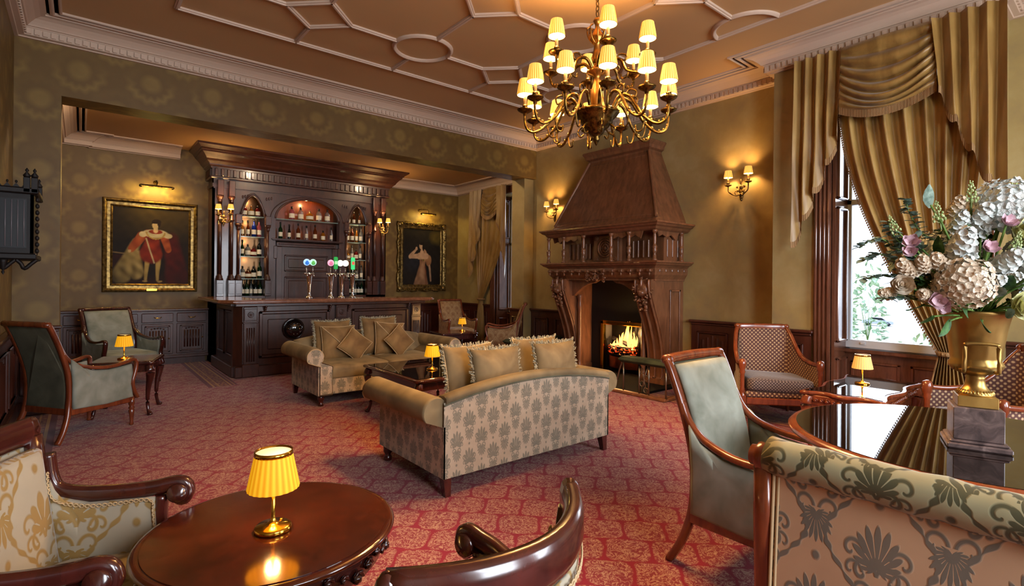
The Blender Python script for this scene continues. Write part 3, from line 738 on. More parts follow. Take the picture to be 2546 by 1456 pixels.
# ================================================================= sofas
def spiral_section(cx, cz, r, s, wall_x, z0):
    """outline (x,z) of a scroll arm: outer wall up, round the roll, down the inside; s=-1 left arm"""
    P = [(wall_x, z0), (wall_x, cz - r * 1.15)]
    n = 18
    for i in range(n + 1):
        a = radians(lerp(215, -40, i / n)); P.append((cx + s * -r * cos(a), cz + r * sin(a)))
    P.append((wall_x - s * .14, cz - r * 1.2)); P.append((wall_x - s * .14, z0))
    return P
def sofa(label, loc, rz, L):
    t = thing('scroll_arm_sofa', label, 'sofa', loc, rz); D = .94; h = L / 2
    # local frame: back plane at y=0, seat towards +y, x centred
    for s in (-1, 1):
        sec = spiral_section(s * (h + .03), .555, .095, s, s * (h - .03), .12)
        b = B(); rings = []
        for y, k in ((.02, .97), (.05, 1), (.3, 1.0), (.6, 1.0), (D - .03, 1.02), (D - .005, 1.0), (D, .96)):
            cx, cz = s * h, .4
            rings.append([(cx + (x - cx) * k, y, cz + (z - cz) * k) for x, z in sec])
        b.loft(rings, True, True); b.obj('arm', V_SOFA, t)
        b = B(); X = s * (h - .025); b.box(min(X, X + s * .012), max(X, X + s * .012), .0, D - .01, .12, .455); b.obj('arm_side', D_SOFA, t)
        b = B(); sec2 = [(s * h + (x - s * h) * .93, .4 + (z - .4) * .93) for x, z in sec]; b.prism(sec2, 'y', D - .004, D + .014); o = b.obj('arm_front', D_SOFA, t)
        b = B(); q = [(s * h + (x - s * h) * .95, D + .012, .4 + (z - .4) * .95) for x, z in sec]; b.tube(q[1:], .006, .006, 6); b.obj('piping', PIPING, t)
    top = lambda x: .635 + .095 * max(0, cos(x / h * pi / 2)) ** .8
    xs = [h * .985 * (i / 20 - 1) for i in range(41)]
    b = B(); rings = []
    for x in xs:
        z = top(x); rings.append([(x, .0, .12), (x, .0, z - .04), (x, .004, z - .03)]) 
    b.loft(rings, False, False, False); b.obj('outer_back', D_SOFA, t)
    b = B(); rings = []
    for x in [q * .985 for q in xs]:
        z = top(x); rings.append([(x, .002, z - .05), (x, -.012, z - .028), (x, -.008, z - .006), (x, .02, z + .008), (x, .07, z + .004), (x, .12, z - .03), (x, .17, z - .14), (x, .22, .42), (x, .22, .3), (x, .03, .3)])
    b.loft(rings, True, True); b.obj('inner_back', V_SOFA, t)
    b = B(); b.tube([(x, -.004, top(x) - .047) for x in xs], .006); b.obj('piping', V_GREENB, t)
    b = B(); k = 2
    for i in range(k):
        x0 = -h + .13 + i * (L - .26) / k; x1 = x0 + (L - .26) / k - .006
        b.pad(rrect(x0, x1, .2, D - .02, .05), lambda u, v, hh: (u, v, .36 + hh), .075, steps=((1, 0), (1, .5), (.985, .85), (.94, 1), (.5, 1.1)))
    b.obj('seat_cushion', V_SOFA, t)
    b = B(); b.bbox(-h + .1, h - .1, .1, D - .03, .12, .3, .01); b.obj('seat_base', D_SOFA, t)
    for s in (-1, 1):
        b = B(); b.lathe([(.012, 0), (.03, .005), (.032, .03), (.02, .045), (.034, .07), (.036, .1), (.03, .12)], (s * (h - .06), D - .06, 0), 14); b.obj('front_leg', W_DARK, t)
        b = B(); x = s * (h - .05); b.loft([[(x - .02 + s * .0, -.0 - .0, 0), (x + .02, -.0, 0), (x + .02, .04, 0), (x - .02, .04, 0)], [(x - .03, .01, .12), (x + .03, .01, .12), (x + .03, .07, .12), (x - .03, .07, .12)]], True, True, False); b.obj('back_leg', W_DARK, t)
    return t
sofa('damask-backed scroll-arm sofa in the middle of the room, seen from behind', (2.61, 2.86, 0), 0, 1.64)
sofa('scroll-arm sofa facing the viewer in front of the bar', (2.86, 6.66, 0), pi, 1.74)
# ---- cushions
def cushion(label, c, size, th, yaw, tilt, roll=0, mat=None, fringe=False, cord=True, flap=False, group=None, name='cushion'):
    """c centre; lies in local XZ plane, normal +y towards yaw; tilt leans back"""
    t = thing(name, label, 'cushion', c, 0, group)
    from mathutils import Euler
    M = (Matrix.Rotation(yaw, 4, 'Z') @ Matrix.Rotation(tilt, 4, 'X') @ Matrix.Rotation(roll, 4, 'Y'))
    h = size / 2; out = []
    n = 10
    for k in range(4):
        for i in range(n):
            a = -1 + 2 * i / n; e = 1 - .07 * (1 - a * a)
            p = (a, -e) ; p = [(p[0], p[1]), (-p[1], p[0]), (-p[0], -p[1]), (p[1], -p[0])][k]; out.append((p[0] * h, p[1] * h))
    b = B(); b.pad(out, lambda u, v, hh: (u, hh, v), th, M, steps=((1, 0), (.97, .25), (.9, .5), (.75, .8), (.5, 1), (.2, 1.08))); b.obj('cover', mat or V_CUSH, t)
    if cord:
        b = B(); b.tube([tuple(M @ Vector((u, 0, v))) for u, v in out + out[:1]], .005, .005, 6); b.obj('cord', PIPING, t)
    if flap:
        b = B(); P = [(-h * .97, h * .97), (0, -.0), (h * .97, h * .97)]
        pts = [tuple(M @ Vector((lerp(P[0][0], 0, i / 12), th * (.5 + .8 * sin(pi / 2 * i / 12)), lerp(P[0][1], -.05 * h, i / 12)))) for i in range(13)]
        pts += [tuple(M @ Vector((lerp(0, h * .97, i / 12), th * (.5 + .8 * cos(pi / 2 * i / 12)), lerp(-.05 * h, h * .97, i / 12)))) for i in range(1, 13)]
        b.tube(pts, .005); b.obj('flap_cord', PIPING, t)
    if fringe:
        b = B(); rr_ = random.Random(int(c[0] * 100))
        for i in range(len(out)):
            p, q = Vector((out[i][0], 0, out[i][1])), Vector((out[(i + 1) % len(out)][0], 0, out[(i + 1) % len(out)][1]))
            o = (p + q) / 2; 
            for j in range(9):
                a = p.lerp(q, j / 9); d = a.normalized() * rr_.uniform(.018, .034); d.y += rr_.uniform(-.02, .02); w = (q - p).normalized() * .004
                a = a * .985; s_ = Vector((rr_.uniform(-.01, .01), 0, rr_.uniform(-.01, .01)))
                y = rr_.uniform(-.008, .008); Y_ = Vector((0, y, 0))
                b.add([a - w + Y_, a + w + Y_, a + d + w + s_, a + d - w + s_, a + Y_ + Vector((0, .006, 0)), a + d + Vector((0, .008, 0)) + s_], [(0, 1, 2, 3), (0, 4, 5, 3), (4, 1, 2, 5)], True, M)
        b.obj('fringe', FRINGE, t)
    return t
R180 = pi
cushion('large fringed cushion at the left end of the far sofa, behind two others', (2.42, 6.42, .66), .46, .07, pi, .2, fringe=True, cord=False)
cushion('large fringed cushion at the right of the far sofa, behind two others', (3.04, 6.42, .67), .48, .07, pi, .2, fringe=True, cord=False)
cushion('square bronze cushion with a cream envelope flap, left on the far sofa', (2.45, 6.31, .62), .42, .055, pi - .06, .22, flap=True)
cushion('square bronze cushion with a cream envelope flap, right on the far sofa', (3.13, 6.31, .63), .43, .055, pi + .08, .2, -.1, flap=True)
cushion('small velvet cushion standing on its corner, left on the far sofa', (2.60, 6.17, .60), .31, .045, pi - .1, .25, pi / 4 + .08)
cushion('small velvet cushion standing on its corner, right on the far sofa', (3.20, 6.17, .61), .32, .045, pi + .1, .25, pi / 4 - .12)
cushion('fringed velvet cushion at the left against the near sofa back', (2.47, 3.16, .66), .46, .07, .0, -.18, fringe=True, cord=False, mat=V_SOFA)
cushion('fringed velvet cushion at the right against the near sofa back', (3.10, 3.16, .665), .46, .07, .0, -.18, fringe=True, cord=False, mat=V_SOFA)
cushion('patterned cushion in front of the left fringed one on the near sofa', (2.36, 3.36, .66), .48, .06, .05, -.2, mat=V_SOFA, fringe=True)
cushion('patterned cushion in front of the right fringed one on the near sofa', (3.10, 3.40, .665), .48, .06, -.05, -.2, mat=V_SOFA, fringe=True)
# ================================================================= tables and lamps
def table_lamp(label, loc, s=1.0, mat=None, cream=False):
    t = thing('table_lamp', label, 'lamp', loc)
    b = B(); b.lathe([(0, 0), (.054, 0), (.056, .006), (.056, .012), (.05, .018), (.02, .022), (.009, .03), (.006, .045), (.006, .15), (0, .15)], n=32); b.ball((.03, .02, .021), .006, .006, .003)
    b.obj('stand', BRASS, t)
    b = B(); n = 96; rings = []
    for z, r in ((.135, .077), (.138, .077), (.19, .0665), (.245, .0555)): rings.append([(r * (1 + .012 * cos(24 * 2 * pi * j / n)) * cos(2 * pi * j / n), r * (1 + .012 * cos(24 * 2 * pi * j / n)) * sin(2 * pi * j / n), z) for j in range(n)])
    b.loft(rings); b.obj('lamp_shade', SH_TB2 if cream else SH_TB, t)
    b = B(); b.lathe([(.054, .240), (.0575, .240), (.057, .254), (.0535, .254), (.054, .240)], n=32, caps=False); b.obj('rim', BRASS, t)
    b = B(); b.lathe([(0, .248), (.054, .248), (.054, .244), (0, .244)], n=32); b.obj('diffuser', GLOWTOP, t)
    t.scale = (s, s, s); BULBS.append(((loc[0], loc[1], loc[2] + .12 * s), 1.3 * s)); return t
table_lamp('lit brass table lamp with a pleated shade on the near round table', (.478, 1.765, .6))
table_lamp('small lit lamp on the side table between the two left armchairs', (.35, 6.73, .55), 1.02)
table_lamp('small lit brass lamp on the coffee table between the sofas', (2.73, 4.56, .5), 1.02)
table_lamp('tiny lit lamp on the far alcove table', (5.52, 8.15, .45), 1.0)
table_lamp('small lamp with a cream shade on the carved table under the tall window', (5.13, 1.53, .55), 1.0, cream=True)
def carved(b, pts, z0, z1, nrm, seed=1, dens=1.0, th=.014):
    """relief of scrolls and leaves applied along a run of points"""
    rr_ = random.Random(seed)
    for i, (p, nn) in enumerate(zip(pts, nrm)):
        zz = lerp(z0, z1, .5 + .25 * sin(i * 1.7)); r = (z1 - z0) * rr_.uniform(.16, .3)
        b.ball((p[0] + nn[0] * .002, p[1] + nn[1] * .002, zz), r, r, r * .8, 7, 5)
        a = Vector((-nn[1], nn[0], 0)); P = []
        for k in range(7):
            q = k / 6 * 2.6 * pi * .6; rad = r * 1.4 * (1 - k / 9); P.append(tuple(Vector((p[0], p[1], zz)) + Vector((nn[0], nn[1], 0)) * th * .5 + a * rad * cos(q) + Vector((0, 0, rad * sin(q)))))
        b.tube(P, th * .4, None, 5)
def cabriole(b, foot, top, out, z, w=.026):
    """S-curved leg from under the table corner to the foot"""
    fx_, fy_ = foot; d = Vector(out).normalized()
    P = []; Rr = []
    for k, o, r in ((1, 0, 1.3), (.88, .02, 1.5), (.72, .012, 1.15), (.5, -.01, .8), (.25, -.018, .62), (.1, -.004, .6), (.04, .012, .8), (0, .016, .75)):
        P.append((fx_ + d.x * o, fy_ + d.y * o, z * k)); Rr.append(w * r)
    P = cr([p + (r,) for p, r in zip(P, Rr)], 4); b.tube([p[:3] for p in P], [p[3] for p in P], None, 10)
    b.ball((fx_ + d.x * .022, fy_ + d.y * .022, .015), w * .9, w * .9, .016)
# near round table
t = thing('round_table', 'polished round mahogany table with carved apron in the left foreground', 'table', (.487, 1.80, 0))
b = B(); b.lathe([(0, .57), (.33, .57), (.362, .572), (.378, .58), (.384, .588), (.378, .596), (.366, .5985), (.355, .597)], n=96, caps=False); b.prism([(.356 * cos(2 * pi * i / 96), .356 * sin(2 * pi * i / 96)) for i in range(96)], 'z', .58, .6); b.obj('tabletop', W_TABLE, t)
b = B(); b.lathe([(.325, .48), (.345, .50), (.35, .56), (.34, .575)], n=64, caps=False); n = 44
carved(b, [(.352 * cos(2 * pi * i / n), .352 * sin(2 * pi * i / n)) for i in range(n)], .5, .565, [(cos(2 * pi * i / n), sin(2 * pi * i / n)) for i in range(n)]); b.obj('apron', W_DARK, t)
b = B(); b.lathe([(.05, .14), (.06, .2), (.035, .26), (.05, .34), (.03, .42), (.06, .5), (.1, .57)], n=24); b.obj('pedestal', W_DARK, t)
for k in range(3):
    b = B(); a = k * 2 * pi / 3 + .5; b.tube([(cos(a) * r, sin(a) * r, z) for r, z in ((.04, .2), (.12, .17), (.2, .09), (.27, .03), (.31, .02))], [.03, .028, .024, .02, .016], None, 8); b.obj('foot', W_DARK, t)
# glass-topped round table
t = thing('round_glass_table', 'large dark round table with a mirror-like glass top under the flower urn', 'table', (2.945, .50, 0))
b = B(); b.lathe([(0, .70), (.60, .70), (.645, .703), (.665, .712), (.668, .722), (.655, .735), (.635, .7375), (.63, .738)], n=96); b.obj('tabletop', W_CHAIR, t)
b = B(); b.prism([(.633 * cos(2 * pi * i / 120), .633 * sin(2 * pi * i / 120)) for i in range(120)], 'z', .733, .74); b.obj('glass_top', GTOP, t)
b = B(); b.lathe([(.2, .12), (.12, .16), (.07, .25), (.09, .35), (.05, .45), (.1, .6), (.2, .70)], n=28); b.obj('pedestal', W_DARK, t)
for k in range(4):
    b = B(); a = k * pi / 2 + .4; b.tube([(cos(a) * r, sin(a) * r, z) for r, z in ((.1, .16), (.2, .13), (.32, .06), (.4, .025))], [.04, .035, .028, .02], None, 8); b.obj('foot', W_DARK, t)
def rect_table(name, label, c, rz, lx, ly, H, topm, wood, serp=.0, cat='table', glass=False, carve=True):
    t = thing(name, label, cat, (c[0], c[1], 0), rz); n = 14; out = []
    for k in range(4):
        hx, hy = (lx / 2, ly / 2)
        A = [(-hx, -hy), (hx, -hy), (hx, hy), (-hx, hy)][k]; Bq = [(hx, -hy), (hx, hy), (-hx, hy), (-hx, -hy)][k]
        nn = [(0, -1), (1, 0), (0, 1), (-1, 0)][k]
        for i in range(n):
            s = i / n; o = serp * (cos(s * 4 * pi) - 1) * .5 if serp else 0
            out.append((lerp(A[0], Bq[0], s) + nn[0] * o, lerp(A[1], Bq[1], s) + nn[1] * o))
    b = B(); rings = []
    for k, z in ((.96, -.032), (.99, -.028), (1.0, -.016), (.995, -.006), (.975, 0)): rings.append([(x * k, y * k, H + z) for x, y in out])
    b.loft(rings, True, True); b.obj('tabletop', wood, t)
    b = B(); b.prism([(x * .93, y * .9) for x, y in out], 'z', H - .001, H + .004); b.obj('glass_top' if glass else 'top_panel', topm, t)
    b = B(); x, y = lx / 2 - .04, ly / 2 - .04
    for a, c_, d, e in ((-x, x, -y, -y + .02), (-x, x, y - .02, y), (-x, -x + .02, -y, y), (x - .02, x, -y, y)): b.bbox(a, c_, d, e, H - .11, H - .03, .006)
    if carve:
        for i in range(int(lx / .045)): 
            X = -x + (i + .5) * 2 * x / int(lx / .045)
            for s in (-1, 1): carved(b, [(X, s * y)], H - .105, H - .035, [(0, s)], i)
        for i in range(int(ly / .045)):
            Y_ = -y + (i + .5) * 2 * y / int(ly / .045)
            for s in (-1, 1): carved(b, [(s * x, Y_)], H - .105, H - .035, [(s, 0)], i + 50)
    b.obj('apron', wood, t)
    for sx in (-1, 1):
        for sy in (-1, 1):
            b = B(); cabriole(b, (sx * (x - .01), sy * (y - .01)), None, (sx, sy, 0), H - .04, .028); b.obj('leg', wood, t)
    return t
rect_table('coffee_table', 'low dark coffee table with a reflective top between the two sofas', (2.79, 4.7), 0, .95, 1.16, .5, GTOP, W_DARK, .0, glass=True, carve=False)
rect_table('side_table', 'small dark side table with cabriole legs between the two left armchairs', (.38, 6.75), radians(-15), .56, .56, .55, W_TABLE, W_DARK, carve=False)
rect_table('alcove_table', 'dark coffee table in the far right alcove beneath the tiny lamp', (5.32, 8.15), radians(-12), .7, .7, .45, W_TABLE, W_DARK, carve=False)
rect_table('carved_window_table', 'carved table with a serpentine glass top under the tall window', (5.03, 1.49), radians(2), 1.16, .58, .55, GTOP, W_CHAIR, .05, glass=True)
# plinth and urn
az = atan2(-.19, .061)
t = thing('marble_plinth', 'square brown marble plinth standing on the glass-topped table', 'plinth', (2.852, .447, .74), az)
b = B(); b.bbox(-.1, .1, -.1, .1, 0, .022, .005); b.bbox(-.092, .092, -.092, .092, .022, .034, .005); b.obj('base_moulding', MARBLE, t)
b = B(); b.bbox(-.079, .079, -.079, .079, .034, .165, .004); b.obj('block', MARBLE, t)
t = thing('gold_urn', 'aged gold campana urn with square handles on the marble plinth', 'urn', (2.852, .447, .905), az)
b = B(); b.bbox(-.063, .063, -.063, .063, 0, .045, .003); b.obj('foot', URN, t)
b = B(); b.lathe([(r_ * .86 if z_ > .12 else r_, z_) for r_, z_ in [(.06, .045), (.062, .052), (.055, .062), (.045, .067), (.034, .085), (.03, .11), (.033, .118), (.033, .124), (.05, .13), (.085, .142), (.102, .16), (.104, .175), (.094, .19), (.096, .2), (.105, .26), (.118, .33), (.13, .375), (.137, .385), (.132, .392), (.12, .39), (.108, .37), (.1, .3), (.0, .28)]], n=56); 
for i in range(32):
    a = 2 * pi * i / 32; b.tube([(.06 * cos(a), .06 * sin(a), .052), (.05 * cos(a), .05 * sin(a), .066)], .004, None, 5)
b.obj('bowl', URN, t)
for k in range(2):
    b = B(); s = 1 if k else -1; b.tube(cr([(-.048, s * .08, .15), (-.052, s * .108, .152), (-.052, s * .12, .17), (-.05, s * .12, .25), (-.045, s * .12, .262), (0, s * .121, .266), (.045, s * .12, .262), (.05, s * .12, .25), (.052, s * .12, .17), (.052, s * .108, .152), (.048, s * .08, .15)], 4), .0075, .0075, 8); b.obj('handle', URN, t)
# hang the second pair of handles turned to the viewer: the urn is seen handle-on
# ================================================================= fireplace
t = thing('fireplace', 'tall carved wooden fireplace with a tapering hood and turned colonnettes', 'fireplace', (FW, 5.03, 0))
# local: x = world x - FW (negative towards the room), y = world y - 5.03
def fx(x): return x - FW
b = B()
b.prism([(-1.10, 2.19), (-.95, 2.19), (-.95, 2.235), (-1.1, 2.235)], 'x', fx(5.85), fx(5.86))
F = []       # hood: pyramid frustum with raised corner fillets
def fr(x0, hy, z): return [(fx(x0), -hy, z), (fx(FW), -hy, z), (fx(FW), hy, z), (fx(x0), hy, z)]
b = B(); b.loft([fr(5.76, .98, 2.19), fr(5.78, .96, 2.24), fr(5.80, .955, 2.26), fr(6.17, .56, 3.25), fr(6.17, .56, 3.28), fr(6.12, .60, 3.30), fr(6.11, .61, 3.34), fr(6.08, .64, 3.39), fr(6.09, .63, 3.41)], True, True, False)
for s in (-1, 1):
    b.tube([(fx(5.80), s * .95, 2.26), (fx(6.17), s * .555, 3.26)], .022, None, 6); b.tube([(fx(5.835), s * .86, 2.30), (fx(6.165), s * .50, 3.2)], .010, None, 6)
    b.tube([(fx(5.90), s * .945, 2.28), (fx(6.23), s * .565, 3.22)], .010, None, 6)
b.tube([(fx(5.82), -.86, 2.30), (fx(5.82), .86, 2.30)], .012, None, 6); b.tube([(fx(6.155), -.5, 3.2), (fx(6.155), .5, 3.2)], .01, None, 6)
b.obj('hood', W_FIRE, t, mods={'bevel': .004})
def shelf(name, z0, z1, x0, hy, b0=None):
    b = B(); P = [(0, z1), (0, z1 - .02), (.02, z1 - .03), (.035, z1 - .05), (.07, z1 - .065), (.085, z0 + .02), (.11, z0)]
    rings = [fr(x0 + d, hy - d, z) for d, z in P]; b.loft(rings, True, True, False); return b.obj(name, W_FIRE, t)
shelf('upper_shelf', 2.08, 2.19, 5.60, 1.105); shelf('lower_shelf', 1.58, 1.68, 5.62, 1.09)
b = B(); b.loft([fr(5.72, .99, 1.59), fr(5.71, 1.0, 1.55), fr(5.72, .99, 1.50), fr(5.78, .95, 1.44), fr(5.78, .95, 1.42)], True, True, False)
for i in range(13):
    y = -.93 + i * .155; b.bbox(fx(5.66), fx(5.72), y - .03, y + .03, 1.535, 1.575, .008); b.ball((fx(5.685), y, 1.51), .014, .014, .025, 8, 5)
for i in range(5):
    for s in (-1, 1): b.bbox(fx(5.83 + i * .14) - .03, fx(5.83 + i * .14) + .03, s * .99 - .02, s * .99 + .02, 1.535, 1.575, .008)
b.obj('frieze', W_FIRE, t)
# overmantel back with panels and clock-like roundel
b = B(); b.box(fx(6.0), 0, -.93, .93, 1.68, 2.1); 
for s in (-1, 1):
    for i in range(6):
        y = s * (.36 + i * .085); b.bbox(fx(5.97), fx(6.0), y - .012, y + .012, 1.74, 1.98, .006)
    b.prism([(s * .3, 2.09), (s * .3, 2.0), (s * .38, 2.03), (s * .45, 2.0), (s * .52, 2.03), (s * .6, 2.0), (s * .68, 2.03), (s * .76, 1.98), (s * .8, 2.09)], 'x', fx(5.72), fx(5.74))
    for i in range(3): b.bbox(fx(6.08 + i * .12) - .012, fx(6.08 + i * .12) + .012, s * .93 - .012, s * .93 + .012, 1.74, 1.98, .006)
    b.prism([(fx(5.78), 2.09), (fx(5.82), 2.0), (fx(5.9), 2.03), (fx(5.98), 2.0), (fx(6.1), 2.03), (fx(6.2), 1.97), (fx(6.3), 2.09)], 'y', s * .97 - .01, s * .97 + .01)
b.bbox(fx(5.90), fx(6.0), -.24, .22, 1.69, 2.08, .01); b.obj('overmantel', W_FIRE, t)
b = B(); b.torus((fx(5.89), -.01, 1.89), .125, .018, 32, 8, ax='x'); b.torus((fx(5.89), -.01, 1.89), .09, .01, 32, 8, ax='x')
for i in range(12):
    a = 2 * pi * i / 12; b.ball((fx(5.89), -.01 + .055 * cos(a), 1.89 + .055 * sin(a)), .012, .018, .018, 7, 5)
b.ball((fx(5.885), -.01, 1.89), .015, .03, .03); 
for s in (-1, 1):
    for z in (1.73, 2.04): b.ball((fx(5.895), -.01 + s * .17, z), .01, .03, .025); b.torus((fx(5.895), -.01 + s * .17, z), .03, .007, 16, 6, ax='x')
b.obj('carved_roundel', W_FIRE, t)
COL = [(.034, 0), (.036, .02), (.024, .03), (.024, .07), (.016, .09), (.026, .11), (.032, .14), (.026, .155), (.034, .17), (.034, .19), (.022, .2), (.018, .22), (.024, .25), (.022, .33), (.018, .36), (.03, .37), (.034, .385), (.034, .4)]
for y in (-.99, -.58, -.27, .25, .66, .99):
    b = B(); b.lathe(COL, (fx(5.71), y, 1.68), 14); b.obj('colonnette', W_FIRE, t)
for y in (-.99, .99):
    b = B(); b.lathe(COL, (fx(6.32), y, 1.68), 14); b.obj('colonnette', W_FIRE, t)
# scrolled jambs
for s in (-1, 1):
    o = cr([(5.74, 1.44), (5.72, 1.40), (5.74, 1.25), (5.82, 1.05), (5.93, .8), (6.01, .55), (6.04, .3), (6.03, .12), (6.0, .1), (6.0, 0)], 4)
    y0, y1 = sorted((s * .655, s * .93)); poly = [(fx(x), z) for x, z in o] + [(0, 0), (0, 1.44)]
    b = B(); b.prism(poly, 'y', y0, y1); front = [(fx(x) - .006, z) for x, z in o[2:-4]]
    for y in (y0 + .03, (y0 + y1) / 2, y1 - .03): b.tube([(x, y, z) for x, z in front], .02 if y != (y0 + y1) / 2 else .035, .016, 8, up=(0, 1, 0))
    yy = s * .932; 
    for r in ((6.14, 6.17, .25, 1.3), (6.36, 6.39, .25, 1.3), (6.14, 6.39, 1.27, 1.3), (6.14, 6.39, .25, .28)): b.bbox(fx(r[0]), fx(r[1]), min(yy, yy + s * .015), max(yy, yy + s * .015), r[2], r[3], .006)
    b.box(fx(5.99), 0, min(s * .64, s * .95), max(s * .64, s * .95), 0, .1); b.obj('jamb', W_FIRE, t)
    b = B(); rr_ = random.Random(3); cy = s * .79              # carved lion-mask corbel
    b.ball((fx(5.75), cy, 1.30), .07, .1, .11, 14, 10); b.ball((fx(5.70), cy, 1.26), .045, .055, .045); b.ball((fx(5.665), cy, 1.275), .02, .028, .018)
    for e in (-1, 1): b.ball((fx(5.695), cy + e * .035, 1.315), .014, .016, .012, 8, 6); b.ball((fx(5.73), cy + e * .085, 1.36), .025, .025, .03, 8, 6)
    for i in range(34):
        a = rr_.uniform(0, 2 * pi); q = rr_.uniform(.09, .125); p = Vector((fx(5.75) + rr_.uniform(-.05, .03), cy + q * cos(a), 1.29 + q * 1.15 * sin(a)))
        b.tube([tuple(p), tuple(p + Vector((-.02, .02 * cos(a), .025 * sin(a)))), tuple(p + Vector((-.01, .04 * cos(a + .6), .045 * sin(a + .6))))], [.016, .013, .005], None, 6)
    for i in range(9): b.ball((fx(5.74 + i * .006), cy + .05 * sin(i * 2), 1.17 - i * .018), .025, .03, .022, 8, 5)
    b.obj('carved_corbel', W_FIRE, t)
    b = B(); b.lathe([(.04, 0), (.045, .1), (.035, .13), (.03, .2), (.042, .3), (.03, .42), (.028, .95), (.04, .98), (.04, 1.05), (.03, 1.1), (.045, 1.16), (.045, 1.2)], (fx(6.02), s * .6, .0), 14); b.obj('inner_column', W_FIRE, t)
    b = B(); q = [(s * .66, 1.43), (s * .66, 1.18)] + [(s * (.62 - .4 * (i / 8)), 1.18 + .2 * sin(pi / 2 * i / 8)) for i in range(9)] + [(s * .12, 1.43)]
    b.prism(q, 'x', fx(5.90), fx(5.97)); b.obj('arch_bracket', W_FIRE, t)
b = B(); rr_ = random.Random(5)          # carved centre of the frieze
for i in range(26):
    y = rr_.uniform(-.16, .16); z = 1.49 + rr_.uniform(-.05, .05) - abs(y) * .2; P = [(fx(5.69) + rr_.uniform(-.01, .01), y, z)]
    for k in range(5): P.append((P[-1][0] - .002, P[-1][1] + .018 * cos(k + i), P[-1][2] + .014 * sin(k * 1.3 + i)))
    b.tube(P, .009, None, 6)
b.ball((fx(5.70), 0, 1.46), .03, .05, .05); b.obj('carved_crest', W_FIRE, t)
# black slips and the opening
b = B(); b.box(fx(6.36), 0, -.66, -.40, 0, 1.43); b.box(fx(6.36), 0, .40, .66, 0, 1.43); b.box(fx(6.36), 0, -.40, .40, .78, 1.43); b.obj('slate_surround', BLACK, t)
# ---- grate (register grate with brass frame)
g = thing('fire_grate', 'brass-framed register grate with a curved basket holding the burning fire', 'grate', (6.36, 5.03, 0))
b = B(); 
for r in ((-.42, -.36, 0, .80), (.36, .42, 0, .80), (-.42, .42, .74, .80)): b.bbox(-.06, .0, r[0], r[1], r[2], r[3], .01)
b.obj('frame', BRASS, g)
b = B(); b.box(.085, .105, -.36, .36, 0, .74)
for s in (-1, 1): b.add([(0, s * .36, 0), (0, s * .36, .74), (.1, s * .30, .74), (.1, s * .30, 0)], [(0, 1, 2, 3)], False)
b.obj('fireback', IRON, g)
b = B()
for z in (.30, .335, .37, .42): b.tube([(-.02 - .1 * sin(pi * i / 12), -.3 + .6 * i / 12, z) for i in range(13)], .008 if z < .4 else .011, None, 6)
for y in [-.28 + .07 * i for i in range(9)]: b.tube([(-.02 - .1 * cos(pi * y / .6), y, .3), (-.02 - .1 * cos(pi * y / .6), y, .42)], .005, None, 5)
for s in (-1, 1): b.lathe([(.014, 0), (.014, .4), (.02, .43), (.012, .46), (.018, .49), (.004, .52)], (-.03, s * .3, 0), 10)
b.obj('basket', IRON, g)
b = B(); b.grid(lambda u, v: (-.03 - .09 * sin(pi * u), -.28 + .56 * u, lerp(.10, .27, v)), 16, 3); b.obj('ash_cover', plain('burnished_copper', '9a5a34', rough=.2, metal=1), g)
f = thing('coal_fire', 'burning logs and flames in the fireplace basket', 'fire', (6.34, 5.03, .3)); rr_ = random.Random(4)
b = B()
for i in range(40): b.ball((rr_.uniform(-.09, .07), rr_.uniform(-.26, .26), rr_.uniform(.03, .13)), rr_.uniform(.025, .05), rr_.uniform(.03, .055), rr_.uniform(.02, .04), 7, 5)
b.obj('embers', EMBER, f)
for i in range(3):
    b = B(); a = rr_.uniform(-.5, .5); b.tube([(-.02 + i * .02, -.2 + i * .1, .13 + .02 * i), (.02, .02 + i * .1, .2 + .02 * i)], .03, None, 9); b.obj('log', BLACK, f)
b = B()
for i in range(26):
    y = rr_.uniform(-.24, .22); h = .34 * math.exp(-((y + .09) / .13) ** 2) * rr_.uniform(.6, 1.05) + rr_.uniform(.05, .1); x = rr_.uniform(-.06, .04); w = rr_.uniform(.018, .032); P = []; Rr = []
    for k in range(8): q = k / 7; P.append((x + .01 * sin(q * 5 + i), y + .022 * sin(q * 4 + i * 2) * q, .09 + h * q)); Rr.append(w * (sin(pi * min(1, q * .82 + .18)) ** .8) * (1 - q * .5) + .001)
    b.tube(P, [r * .5 for r in Rr], Rr, 7, up=(0, 1, 0))
b.obj('flames', FLAME, f)
BULBS += [((6.25, 4.95, .62), 12), ((6.22, 5.1, .5), 6)]
# hearth and fender
b = B(); b.bbox(5.32, 6.36, 3.95, 6.1, 0, .03, .01); tag(b.obj('hearth_slab', plain('hearth_slate', '120f0e', rough=.9, spec=.1)), 'dark stone hearth slab in front of the fire', 'hearth')
b = B(); b.bbox(5.24, 5.31, 3.55, 6.5, 0, .04, .01); b.bbox(5.31, 6.43, 3.55, 3.61, 0, .04, .01); b.bbox(5.31, 6.43, 6.44, 6.5, 0, .04, .01)
ft = thing('club_fender', 'club fender with green padded seats and metal uprights round the hearth', 'fender', (0, 0, 0)); b.obj('kerb', W_FIRE, ft)
SEATG = velvet('fender_leather', '23281c', '3c4230', .1)
for y0, y1 in ((3.5, 4.22), (5.84, 6.55)):
    b = B(); b.bbox(5.2, 5.42, y0, y1, .40, .47, .03); b.obj('padded_seat', SEATG, ft); b = B(); b.bbox(5.43, 6.4, y0 if y0 < 4 else y1 - .2, y0 + .2 if y0 < 4 else y1, .40, .47, .03); b.obj('padded_seat', SEATG, ft)
STEEL = plain('worn_steel', '8a7c6c', rough=.3, metal=.9)
def bar(*a, **k): b = B(); b.tube(*a, **k); b.obj('upright', STEEL, ft)
